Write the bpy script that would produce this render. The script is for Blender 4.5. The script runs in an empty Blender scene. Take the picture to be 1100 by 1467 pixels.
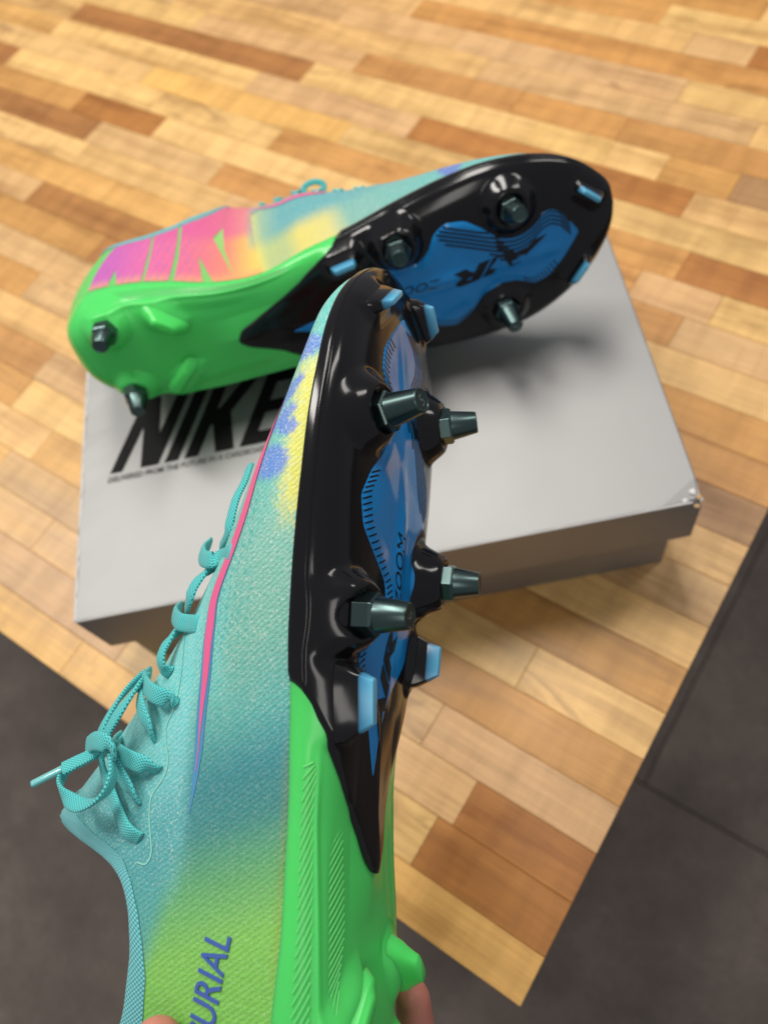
import bpy, bmesh, math, random
import numpy as np
from mathutils import Matrix, Vector
from mathutils.geometry import tessellate_polygon

random.seed(7)
np.random.seed(7)
scene = bpy.context.scene
COL = scene.collection

# ------------------------------------------------------------------ camera
CAM_ROT = np.array([[0.82772, 0.53361, -0.17361],
                    [0.41551, -0.79076, -0.4495],
                    [-0.37714, 0.29992, -0.87625]])     # rows: right, down, forward
CAM_Z = 0.48461
FOCAL_PX = 1173.278
cam_data = bpy.data.cameras.new('camera')
cam = bpy.data.objects.new('camera', cam_data)
COL.objects.link(cam)
m3 = np.array([CAM_ROT[0], -CAM_ROT[1], -CAM_ROT[2]]).T
cam.matrix_world = Matrix.Translation((0, 0, CAM_Z)) @ Matrix(m3.tolist()).to_4x4()
cam_data.sensor_fit = 'HORIZONTAL'
cam_data.sensor_width = 36.0
cam_data.lens = FOCAL_PX / 1100.0 * 36.0
cam_data.clip_start = 0.01
cam_data.clip_end = 50.0
cam_data.dof.use_dof = True
cam_data.dof.focus_distance = 0.272
cam_data.dof.aperture_fstop = 12.0
scene.camera = cam

# ------------------------------------------------------------------ light
world = bpy.data.worlds.new('World')
scene.world = world
world.use_nodes = True
bg = world.node_tree.nodes['Background']
bg.inputs[0].default_value = (0.92, 0.93, 1.0, 1)
bg.inputs[1].default_value = 0.23


def area_lamp(name, loc, target, size, size_y, power, color=(1, 0.95, 0.89)):
    d = bpy.data.lights.new(name, 'AREA')
    d.shape = 'RECTANGLE'
    d.size, d.size_y = size, size_y
    d.energy = power
    d.color = color
    o = bpy.data.objects.new(name, d)
    COL.objects.link(o)
    o.location = loc
    o.rotation_euler = (Vector(target) - Vector(loc)).to_track_quat('-Z', 'Y').to_euler()
    return o


area_lamp('ceiling_lamp', (-0.75, 0.95, 2.2), (-0.2, 0.2, 0), 0.45, 1.2, 26)
area_lamp('ceiling_lamp', (-1.65, 0.15, 2.2), (-0.2, 0.2, 0), 0.40, 1.2, 29)
area_lamp('ceiling_lamp', (0.55, 1.9, 2.2), (-0.2, 0.2, 0), 0.35, 1.2, 12)
area_lamp('ceiling_lamp', (0.9, -1.0, 2.2), (-0.2, 0.2, 0), 0.35, 1.2, 5)

scene.view_settings.view_transform = 'Standard'
scene.view_settings.look = 'None'
scene.view_settings.exposure = 0.0
scene.view_settings.gamma = 1.0
scene.cycles.use_denoising = True


# ------------------------------------------------------------------ helpers
def srgb(r, g, b):
    def f(c):
        c = c / 255.0
        return c / 12.92 if c <= 0.04045 else ((c + 0.055) / 1.055) ** 2.4
    return (f(r), f(g), f(b))


def tag(o, label=None, cat=None, group=None, kind=None):
    if label: o['label'] = label
    if cat: o['category'] = cat
    if group: o['group'] = group
    if kind: o['kind'] = kind
    return o


def empty(name, loc=(0, 0, 0), rz=0.0):
    o = bpy.data.objects.new(name, None)
    o.empty_display_size = 0.02
    COL.objects.link(o)
    o.location = loc
    o.rotation_euler = (0, 0, rz)
    return o


def link(name, me, mat=None, parent=None):
    o = bpy.data.objects.new(name, me)
    COL.objects.link(o)
    if mat is not None and not me.materials:
        me.materials.append(mat)
    if parent is not None:
        o.parent = parent
    return o


def mesh(name, verts, faces, smooth=False):
    me = bpy.data.meshes.new(name)
    me.from_pydata([tuple(v) for v in verts], [], [tuple(f) for f in faces])
    if smooth:
        me.polygons.foreach_set('use_smooth', [True] * len(me.polygons))
    me.update()
    return me


def bm_mesh(name, bm, smooth=False):
    me = bpy.data.meshes.new(name)
    bm.to_mesh(me)
    bm.free()
    if smooth:
        me.polygons.foreach_set('use_smooth', [True] * len(me.polygons))
    me.update()
    return me


class NT:
    """small node-tree helper"""
    def __init__(self, name):
        self.mat = bpy.data.materials.new(name)
        self.mat.use_nodes = True
        self.t = self.mat.node_tree
        self.p = self.t.nodes['Principled BSDF']

    def n(self, typ, **kw):
        nd = self.t.nodes.new(typ)
        for k, v in kw.items():
            if k.startswith('i_'):
                key = k[2:]
                key = int(key) if key.isdigit() else key.replace('_', ' ')
                nd.inputs[key].default_value = v
            else:
                setattr(nd, k, v)
        return nd

    def l(self, a, ao, b, bi):
        self.t.links.new(a.outputs[ao], b.inputs[bi])

    def set(self, **kw):
        for k, v in kw.items():
            self.p.inputs[k.replace('_', ' ')].default_value = v
        return self

    def ramp(self, pts, interp='LINEAR'):
        r = self.n('ShaderNodeValToRGB')
        cr = r.color_ramp
        cr.interpolation = interp
        while len(cr.elements) < len(pts):
            cr.elements.new(0.5)
        for e, (p, c) in zip(cr.elements, pts):
            e.position = p
            e.color = c if len(c) == 4 else (*c, 1)
        return r

    def mix(self, blend='MIX', fac=None, a=None, b=None):
        m = self.n('ShaderNodeMix', data_type='RGBA', blend_type=blend)
        for idx, v in ((0, fac), (6, a), (7, b)):
            if v is None:
                continue
            if isinstance(v, tuple) and hasattr(v[0], 'outputs'):
                self.t.links.new(v[0].outputs[v[1]], m.inputs[idx])
            else:
                if idx == 0:
                    m.inputs[0].default_value = v
                else:
                    m.inputs[idx].default_value = v if len(v) == 4 else (*v, 1)
        return m

    def bump(self, src, out, strength, dist):
        b = self.n('ShaderNodeBump')
        b.inputs['Strength'].default_value = strength
        b.inputs['Distance'].default_value = dist
        self.l(src, out, b, 'Height')
        self.l(b, 'Normal', self.p, 'Normal')
        return b


def plain(name, color, rough=0.5, metal=0.0, coat=0.0, **kw):
    k = NT(name)
    k.p.inputs['Base Color'].default_value = (*color, 1)
    k.p.inputs['Roughness'].default_value = rough
    k.p.inputs['Metallic'].default_value = metal
    k.p.inputs['Coat Weight'].default_value = coat
    k.p.inputs['Coat Roughness'].default_value = 0.05
    for a, b in kw.items():
        k.p.inputs[a.replace('_', ' ')].default_value = b
    return k.mat


# ------------------------------------------------------------------ materials
def mat_wood():
    k = NT('maple_wood')
    oi = k.n('ShaderNodeObjectInfo')
    tc = k.n('ShaderNodeTexCoord')
    off = k.n('ShaderNodeVectorMath', operation='SCALE')
    k.l(oi, 'Random', off, 'Scale')
    off.inputs[0].default_value = (13.7, 7.3, 5.1)
    add = k.n('ShaderNodeVectorMath', operation='ADD')
    k.l(tc, 'Object', add, 0)
    k.l(off, 0, add, 1)
    mp = k.n('ShaderNodeMapping')
    mp.inputs['Scale'].default_value = (6, 48, 48)
    k.l(add, 0, mp, 'Vector')
    n1 = k.n('ShaderNodeTexNoise', i_Scale=1.0, i_Detail=6.0, i_Roughness=0.6, i_Distortion=0.4)
    k.l(mp, 0, n1, 'Vector')
    mp2 = k.n('ShaderNodeMapping')
    mp2.inputs['Scale'].default_value = (18, 420, 420)
    k.l(add, 0, mp2, 'Vector')
    n2 = k.n('ShaderNodeTexNoise', i_Scale=1.0, i_Detail=4.0, i_Roughness=0.7)
    k.l(mp2, 0, n2, 'Vector')
    # cross figure of maple
    mp3 = k.n('ShaderNodeMapping')
    mp3.inputs['Scale'].default_value = (75, 14, 14)
    k.l(add, 0, mp3, 'Vector')
    n3 = k.n('ShaderNodeTexNoise', i_Scale=1.0, i_Detail=3.0, i_Roughness=0.5)
    k.l(mp3, 0, n3, 'Vector')
    # rare brown mineral streaks and darker heartwood bands
    mp4 = k.n('ShaderNodeMapping')
    mp4.inputs['Scale'].default_value = (9, 38, 38)
    k.l(add, 0, mp4, 'Vector')
    n4 = k.n('ShaderNodeTexNoise', i_Scale=1.0, i_Detail=5.0, i_Roughness=0.62, i_Distortion=1.2)
    k.l(mp4, 0, n4, 'Vector')
    r1 = k.ramp([(0.28, (0.58, 0.50, 0.42)), (0.5, (1, 1, 1)), (0.72, (1.12, 1.10, 1.06))])
    k.l(n1, 0, r1, 0)
    m1 = k.mix('MULTIPLY', 0.85, (oi, 'Color'), (r1, 0))
    r2 = k.ramp([(0.3, (0.72, 0.66, 0.58)), (0.6, (1.06, 1.06, 1.06))])
    k.l(n2, 0, r2, 0)
    m2 = k.mix('MULTIPLY', 0.5, (m1, 2), (r2, 0))
    r3 = k.ramp([(0.35, (0.80, 0.76, 0.70)), (0.6, (1.08, 1.08, 1.08))])
    k.l(n3, 0, r3, 0)
    m3_ = k.mix('MULTIPLY', 0.6, (m2, 2), (r3, 0))
    r4 = k.ramp([(0.62, (0, 0, 0)), (0.74, (1, 1, 1))])
    k.l(n4, 0, r4, 0)
    mul = k.n('ShaderNodeMath', operation='MULTIPLY')
    k.l(r4, 0, mul, 0)
    mul.inputs[1].default_value = 0.55
    m4 = k.mix('MIX', (mul, 0), (m3_, 2), srgb(120, 74, 36))
    k.l(m4, 2, k.p, 'Base Color')
    rr = k.ramp([(0.3, (0.36,) * 3), (0.7, (0.5,) * 3)])
    k.l(n1, 0, rr, 0)
    k.l(rr, 0, k.p, 'Roughness')
    k.p.inputs['Coat Weight'].default_value = 0.15
    k.p.inputs['Coat Roughness'].default_value = 0.3
    k.bump(n2, 0, 0.12, 0.0004)
    return k.mat


def mat_floor():
    k = NT('floor_tile')
    oi = k.n('ShaderNodeObjectInfo')
    tc = k.n('ShaderNodeTexCoord')
    off = k.n('ShaderNodeVectorMath', operation='SCALE')
    k.l(oi, 'Random', off, 'Scale')
    off.inputs[0].default_value = (9.0, 5.0, 3.0)
    add = k.n('ShaderNodeVectorMath', operation='ADD')
    k.l(tc, 'Object', add, 0)
    k.l(off, 0, add, 1)
    n1 = k.n('ShaderNodeTexNoise', i_Scale=7.0, i_Detail=6.0, i_Roughness=0.65)
    k.l(add, 0, n1, 'Vector')
    n2 = k.n('ShaderNodeTexNoise', i_Scale=160.0, i_Detail=3.0, i_Roughness=0.7)
    k.l(add, 0, n2, 'Vector')
    r = k.ramp([(0.3, srgb(92, 82, 75)), (0.52, srgb(112, 101, 93)), (0.72, srgb(134, 122, 112))])
    k.l(n1, 0, r, 0)
    r2 = k.ramp([(0.3, (0.8, 0.8, 0.8)), (0.7, (1.12, 1.12, 1.12))])
    k.l(n2, 0, r2, 0)
    m = k.mix('MULTIPLY', 0.7, (r, 0), (r2, 0))
    k.l(m, 2, k.p, 'Base Color')
    k.p.inputs['Roughness'].default_value = 0.6
    k.bump(n2, 0, 0.2, 0.001)
    return k.mat


def mat_card():
    k = NT('silver_card')
    tc = k.n('ShaderNodeTexCoord')
    n1 = k.n('ShaderNodeTexNoise', i_Scale=18.0, i_Detail=5.0, i_Roughness=0.6)
    k.l(tc, 'Object', n1, 'Vector')
    mp = k.n('ShaderNodeMapping')
    mp.inputs['Scale'].default_value = (40, 500, 40)
    k.l(tc, 'Object', mp, 'Vector')
    n2 = k.n('ShaderNodeTexNoise', i_Scale=1.0, i_Detail=3.0, i_Roughness=0.6)
    k.l(mp, 0, n2, 'Vector')
    r = k.ramp([(0.3, srgb(154, 154, 153)), (0.7, srgb(161, 161, 160))])
    k.l(n1, 0, r, 0)
    k.l(r, 0, k.p, 'Base Color')
    rr = k.ramp([(0.3, (0.52,) * 3), (0.7, (0.57,) * 3)])
    k.l(n1, 0, rr, 0)
    k.l(rr, 0, k.p, 'Roughness')
    k.p.inputs['Metallic'].default_value = 0.75
    k.bump(n2, 0, 0.08, 0.0005)
    return k.mat


def mat_upper(name='printed_knit', glitter=0.55):
    k = NT(name)
    at = k.n('ShaderNodeAttribute', attribute_name='print')
    tc = k.n('ShaderNodeTexCoord')
    vo = k.n('ShaderNodeTexVoronoi', i_Scale=2600.0)
    k.l(tc, 'Object', vo, 'Vector')
    sep = k.n('ShaderNodeSeparateColor')
    k.l(vo, 'Color', sep, 0)
    sp = k.ramp([(0.80, (0, 0, 0)), (0.97, (1, 1, 1))])
    k.l(sep, 0, sp, 0)
    dk = k.ramp([(0.0, (0.66, 0.68, 0.70)), (0.45, (1, 1, 1)), (1.0, (1.18, 1.18, 1.18))])
    k.l(sep, 1, dk, 0)
    m0 = k.mix('MULTIPLY', 0.5, (at, 'Color'), (dk, 0))
    gl = k.n('ShaderNodeMath', operation='MULTIPLY')
    k.l(sp, 0, gl, 0)
    k.l(at, 'Alpha', gl, 1)
    mw = k.n('ShaderNodeMapping')
    mw.inputs['Rotation'].default_value = (0, math.radians(38), 0)
    k.l(tc, 'Object', mw, 'Vector')
    wv = k.n('ShaderNodeTexWave', wave_type='BANDS', bands_direction='X', i_Scale=210.0, i_Distortion=2.2, i_Detail=2.0)
    wv.inputs['Detail Scale'].default_value = 3.0
    k.l(mw, 0, wv, 'Vector')
    wr = k.ramp([(0.15, (0.84, 0.85, 0.86)), (0.7, (1.05, 1.05, 1.05))])
    k.l(wv, 0, wr, 0)
    m0 = k.mix('MULTIPLY', 0.6, (m0, 2), (wr, 0))
    m1 = k.mix('MIX', (gl, 0), (m0, 2), (0.80, 0.86, 0.76))
    k.l(m1, 2, k.p, 'Base Color')
    k.p.inputs['Roughness'].default_value = 0.55
    k.p.inputs['Sheen Weight'].default_value = 0.15
    n2 = k.n('ShaderNodeTexNoise', i_Scale=900.0, i_Detail=2.0)
    k.l(tc, 'Object', n2, 'Vector')
    mp = k.n('ShaderNodeMapping')
    mp.inputs['Rotation'].default_value = (0, math.radians(55), 0)
    mp.inputs['Scale'].default_value = (1, 0.35, 0.35)
    k.l(tc, 'Object', mp, 'Vector')
    vo2 = k.n('ShaderNodeTexVoronoi', i_Scale=900.0)
    k.l(mp, 0, vo2, 'Vector')
    ad = k.n('ShaderNodeMath', operation='ADD')
    k.l(n2, 0, ad, 0)
    k.l(vo2, 'Distance', ad, 1)
    ad2 = k.n('ShaderNodeMath', operation='ADD')
    k.l(ad, 0, ad2, 0)
    k.l(wv, 0, ad2, 1)
    k.bump(ad2, 0, 0.3, 0.0003)
    return k.mat


def mat_collar():
    k = NT('ribbed_collar_knit')
    at = k.n('ShaderNodeAttribute', attribute_name='rib')
    sx = k.n('ShaderNodeSeparateXYZ')
    k.l(at, 'Vector', sx, 0)
    w1 = k.n('ShaderNodeMath', operation='SINE')
    k.l(sx, 0, w1, 0)
    w2 = k.n('ShaderNodeMath', operation='SINE')
    k.l(sx, 1, w2, 0)
    ml = k.n('ShaderNodeMath', operation='MULTIPLY')
    k.l(w1, 0, ml, 0)
    k.l(w2, 0, ml, 1)
    r = k.ramp([(0.0, srgb(58, 140, 146)), (0.45, srgb(98, 190, 196)), (1.0, srgb(150, 226, 226))])
    mr = k.n('ShaderNodeMapRange', i_1=-1.0, i_2=1.0)
    k.l(ml, 0, mr, 0)
    k.l(mr, 0, r, 0)
    k.l(r, 0, k.p, 'Base Color')
    k.p.inputs['Roughness'].default_value = 0.8
    k.p.inputs['Sheen Weight'].default_value = 0.2
    k.bump(mr, 0, 0.6, 0.0006)
    return k.mat


def mat_lace():
    k = NT('turquoise_lace')
    at = k.n('ShaderNodeAttribute', attribute_name='rib')
    sx = k.n('ShaderNodeSeparateXYZ')
    k.l(at, 'Vector', sx, 0)
    a = k.n('ShaderNodeMath', operation='ADD')
    k.l(sx, 0, a, 0)
    k.l(sx, 1, a, 1)
    s = k.n('ShaderNodeMath', operation='SUBTRACT')
    k.l(sx, 0, s, 0)
    k.l(sx, 1, s, 1)
    w1 = k.n('ShaderNodeMath', operation='SINE')
    k.l(a, 0, w1, 0)
    w2 = k.n('ShaderNodeMath', operation='SINE')
    k.l(s, 0, w2, 0)
    mx = k.n('ShaderNodeMath', operation='MAXIMUM')
    k.l(w1, 0, mx, 0)
    k.l(w2, 0, mx, 1)
    mr = k.n('ShaderNodeMapRange', i_1=-1.0, i_2=1.0)
    k.l(mx, 0, mr, 0)
    r = k.ramp([(0.3, srgb(44, 150, 152)), (1.0, srgb(98, 222, 220))])
    k.l(mr, 0, r, 0)
    k.l(r, 0, k.p, 'Base Color')
    k.p.inputs['Roughness'].default_value = 0.7
    k.p.inputs['Sheen Weight'].default_value = 0.2
    k.bump(mr, 0, 0.5, 0.0005)
    return k.mat


def mat_green():
    k = NT('green_plastic')
    k.p.inputs['Base Color'].default_value = (*srgb(90, 238, 114), 1)
    k.p.inputs['Roughness'].default_value = 0.26
    k.p.inputs['Subsurface Weight'].default_value = 0.7
    k.p.inputs['Subsurface Radius'].default_value = (0.3, 1.0, 0.35)
    k.p.inputs['Subsurface Scale'].default_value = 0.006
    return k.mat


def mat_tip():
    k = NT('light_blue_plastic')
    at = k.n('ShaderNodeAttribute', attribute_name='print')
    k.l(at, 'Color', k.p, 'Base Color')
    k.p.inputs['Roughness'].default_value = 0.25
    k.p.inputs['Subsurface Weight'].default_value = 0.5
    k.p.inputs['Subsurface Radius'].default_value = (0.4, 0.8, 1.0)
    k.p.inputs['Subsurface Scale'].default_value = 0.002
    return k.mat


def mat_black():
    k = NT('gloss_black_plastic')
    tc = k.n('ShaderNodeTexCoord')
    n = k.n('ShaderNodeTexNoise', i_Scale=90.0, i_Detail=3.0)
    k.l(tc, 'Object', n, 'Vector')
    k.p.inputs['Base Color'].default_value = (0.006, 0.006, 0.007, 1)
    k.p.inputs['Roughness'].default_value = 0.13
    k.p.inputs['IOR'].default_value = 1.5
    k.bump(n, 0, 0.05, 0.0008)
    return k.mat


def mat_stud():
    k = NT('stud_metal')
    k.p.inputs['Base Color'].default_value = (*srgb(88, 108, 106), 1)
    k.p.inputs['Metallic'].default_value = 1.0
    k.p.inputs['Roughness'].default_value = 0.3
    return k.mat


M = dict(
    wood=mat_wood(), floor=mat_floor(), card=mat_card(), upper=mat_upper(), collar=mat_collar(),
    lace=mat_lace(), green=mat_green(), tip=mat_tip(), black=mat_black(), stud=mat_stud(),
    grout=plain('dark_grout', srgb(88, 80, 74), 0.9),
    table_core=plain('table_core', srgb(150, 105, 60), 0.6),
    ink=plain('black_print', (0.004, 0.004, 0.004), 0.6, Specular_IOR_Level=0.2),
    greyink=plain('grey_print', srgb(58, 58, 58), 0.6),
    blue=plain('blue_panel', srgb(12, 140, 216), 0.16, 0.0, 0.3),
    panel_ink=plain('panel_print', (0.003, 0.006, 0.012), 0.25),
    pink=plain('pink_print', srgb(246, 108, 158), 0.5),
    violet=plain('violet_print', srgb(92, 112, 190), 0.5),
    edge=plain('violet_edge_print', srgb(84, 150, 196), 0.5),
    letter=plain('raised_violet_letter', srgb(74, 104, 184), 0.4),
    lining=plain('lining_knit', srgb(70, 160, 165), 0.85),
    rib=plain('green_rib', srgb(112, 228, 126), 0.4),
    cardedge=plain('worn_card', srgb(226, 224, 220), 0.7),
    cardraw=plain('raw_card', srgb(196, 160, 120), 0.9),
    aglet=plain('clear_aglet', srgb(120, 200, 200), 0.15, 0, 0.5),
)


# ------------------------------------------------------------------ floor
FLOOR_Z = -0.75


def chamfer_box(x0, x1, y0, y1, z0, z1, c):
    """box whose four top edges are chamfered; no bottom edge bevel"""
    v = [(x0, y0, z0), (x1, y0, z0), (x1, y1, z0), (x0, y1, z0),
         (x0, y0, z1 - c), (x1, y0, z1 - c), (x1, y1, z1 - c), (x0, y1, z1 - c),
         (x0 + c, y0 + c, z1), (x1 - c, y0 + c, z1), (x1 - c, y1 - c, z1), (x0 + c, y1 - c, z1)]
    f = [(3, 2, 1, 0), (8, 9, 10, 11)]
    for i in range(4):
        j = (i + 1) % 4
        f.append((i, j, 4 + j, 4 + i))
        f.append((4 + i, 4 + j, 8 + j, 8 + i))
    return v, f


def build_floor():
    v, f = chamfer_box(-2.4, 2.4, -2.2, 2.6, FLOOR_Z - 0.03, FLOOR_Z - 0.003, 0.001)
    fl = tag(link('floor', mesh('floor', v, f), M['grout']), kind='structure')
    T, D = 1.2, 0.9
    me = mesh('tile', *chamfer_box(-T / 2 + 0.001, T / 2 - 0.001, -D / 2 + 0.001, D / 2 - 0.001, -0.006, 0, 0.0006))
    for j in range(-2, 2):
        off = 0.027 if j % 2 == 0 else -0.2
        for i in range(-2, 2):
            o = link('tile', me, M['floor'], fl)
            o.location = (off + T * (i + 0.5), 0.235 + D * (j + 0.5), FLOOR_Z)
    return fl


build_floor()

# ------------------------------------------------------------------ table of maple staves
ROWS = [-37, -11, 19, 47, 75, 104, 133.5, 163, 192, 222, 251, 281, 310, 339.5, 369, 398, 427, 456, 485, 514,
        544, 573, 602.5, 632, 661, 690, 720, 750, 780, 809, 838, 868]
X_RIGHT = 5.0
X_LEFT = -1130.0


def table_hit(u, v):
    r = CAM_ROT.T @ np.array([(u - 550) / FOCAL_PX, (v - 733.5) / FOCAL_PX, 1.0])
    k = -CAM_Z / r[2]
    return r[0] * k * 1000, r[1] * k * 1000


JOINTS = [(27, 72), (100, 24), (217, 100), (120, 137), (232, 176), (130, 190), (122, 212), (445, 97), (368, 108),
          (495, 187), (400, 192), (520, 82), (292, 22), (226, 142), (262, 128), (314, 243), (54, 268), (139, 353),
          (264, 315), (306, 307), (600, 7), (662, 47), (742, 142), (892, 182), (770, 175), (592, 182), (695, 92),
          (977, 130), (1075, 200), (955, 15), (985, 25), (1092, 22), (985, 60), (1075, 85), (645, 67), (867, 225),
          (1049, 272), (983, 296), (951, 239), (976, 383), (911, 402), (962, 485), (1014, 463), (607, 1207),
          (668, 1149), (745, 973), (61, 524), (35, 559), (11, 650), (74, 622), (59, 768), (98, 947), (172, 937)]
TONE = dict(l=(230, 184, 120), p=(216, 172, 120), m=(204, 148, 82), d=(174, 118, 62), r=(182, 120, 58),
            y=(230, 178, 102), g=(132, 104, 72), b=(176, 132, 88))
TONES = [(60, 15, 'l'), (270, 65, 'd'), (10, 62, 'd'), (15, 98, 'm'), (100, 85, 'l'), (160, 60, 'l'), (300, 105, 'l'),
         (420, 130, 'p'), (60, 150, 'd'), (170, 150, 'r'), (60, 185, 'l'), (270, 215, 'm'), (160, 205, 'p'),
         (300, 150, 'y'), (330, 190, 'l'), (450, 203, 'd'), (540, 215, 'l'), (400, 45, 'p'), (400, 15, 'm'),
         (500, 40, 'm'), (545, 88, 'm'), (580, 5, 'l'), (750, 50, 'd'), (600, 40, 'p'), (600, 60, 'm'), (660, 75, 'l'),
         (640, 105, 'm'), (600, 135, 'l'), (570, 165, 'p'), (640, 200, 'd'), (820, 158, 'm'), (800, 195, 'l'),
         (850, 90, 'p'), (960, 90, 'm'), (900, 140, 'p'), (1000, 215, 'm'), (1030, 145, 'l'), (820, 30, 'l'),
         (1010, 12, 'm'), (1040, 60, 'p'), (1090, 85, 'r'), (930, 240, 'l'), (1085, 262, 'b'), (930, 280, 'r'),
         (1060, 310, 'l'), (950, 330, 'l'), (905, 365, 'm'), (1050, 400, 'r'), (950, 425, 'p'), (930, 450, 'l'),
         (1060, 450, 'l'), (915, 470, 'm'), (1030, 490, 'p'), (1040, 540, 'l'), (150, 305, 'd'), (20, 250, 'p'),
         (120, 235, 'l'), (100, 330, 'm'), (30, 330, 'm'), (165, 362, 'd'), (40, 400, 'm'), (50, 440, 'l'),
         (20, 490, 'm'), (90, 540, 'p'), (15, 535, 'm'), (80, 590, 'y'), (30, 610, 'l'), (30, 680, 'p'), (70, 720, 'p'),
         (20, 740, 'l'), (90, 790, 'p'), (40, 805, 'p'), (60, 860, 'p'), (30, 885, 'l'), (60, 925, 'y'), (200, 960, 'l'),
         (110, 960, 'l'), (640, 905, 'm'), (800, 930, 'g'), (870, 990, 'g'), (850, 1010, 'l'), (700, 935, 'l'),
         (800, 1050, 'm'), (850, 1110, 'm'), (770, 1120, 'p'), (640, 1060, 'p'), (630, 1120, 'p'), (720, 1165, 'r'),
         (800, 1225, 'r'), (580, 1180, 'l'), (720, 1270, 'r'), (690, 1330, 'y'), (930, 940, 'm'), (1000, 830, 'p'),
         (1000, 700, 'b'), (1020, 660, 'm'), (1040, 600, 'm')]


def build_table():
    tb = empty('table', (0.0, 0.0, 0.0))
    tag(tb, 'butcher block table of pale and brown maple staves under the silver shoe box', 'table')
    nrow = len(ROWS) - 1
    joints = {i: [] for i in range(nrow)}

    def row_of(y):
        for i in range(nrow):
            if ROWS[i] <= y < ROWS[i + 1]:
                return i
        return None
    for u, v in JOINTS:
        x, y = table_hit(u, v)
        r = row_of(y)
        if r is not None:
            joints[r].append(x)
    tones = []
    for u, v, t in TONES:
        x, y = table_hit(u, v)
        tones.append((row_of(y), x, t))
    rng = random.Random(11)
    for r in range(nrow):
        js = sorted(joints[r] + [X_LEFT, X_RIGHT])
        out = [js[0]]
        for j in js[1:]:
            while j - out[-1] > 460:
                out.append(out[-1] + rng.uniform(190, 400))
            if j - out[-1] < 26 and j != X_RIGHT:
                continue
            out.append(j)
        for a, b in zip(out[:-1], out[1:]):
            if b - a < 5:
                continue
            t = None
            for rr, x, tt in tones:
                if rr == r and a <= x <= b:
                    t = tt
            if t is None:
                t = rng.choice('lllllppymy')
            y0, y1 = ROWS[r], ROWS[r + 1]
            lx, ly = (b - a) / 2000, (y1 - y0) / 2000
            g = 0.00012
            me = mesh('stave', *chamfer_box(-lx + g, lx - g, -ly + g, ly - g, -0.036, 0, 0.00025))
            o = link('stave', me, M['wood'], tb)
            o.location = ((a + b) / 2000, (y0 + y1) / 2000, rng.uniform(-0.00008, 0))
            c = srgb(*TONE[t])
            k = rng.uniform(1.0, 1.16)
            o.color = (c[0] * k, c[1] * k * rng.uniform(1.0, 1.06), c[2] * k * rng.uniform(0.94, 1.04), 1)
    # steel-free wooden legs under the top, inset from its edges
    for x, y in ((-0.06, 0.03), (-0.06, 0.78), (-1.06, 0.03), (-1.06, 0.78)):
        v, f = chamfer_box(x - 0.035, x + 0.035, y - 0.035, y + 0.035, FLOOR_Z, -0.0365, 0.001)
        link('leg', mesh('leg', v, f), M['table_core'], tb)
    return tb


build_table()

# ------------------------------------------------------------------ shoe box
BOX_YAW = 0.7040253
BOX_H = 0.089
LID_W, LID_D, LID_SK = 0.3455, 0.226, 0.043
_c, _s = math.cos(BOX_YAW), math.sin(BOX_YAW)
BX0, BY0 = -0.5625 * 0.3956, 0.4635 * 0.3956      # front-left lid corner, box axes


def box_pt(bx, by):
    return (bx * _c - by * _s, bx * _s + by * _c)


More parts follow.
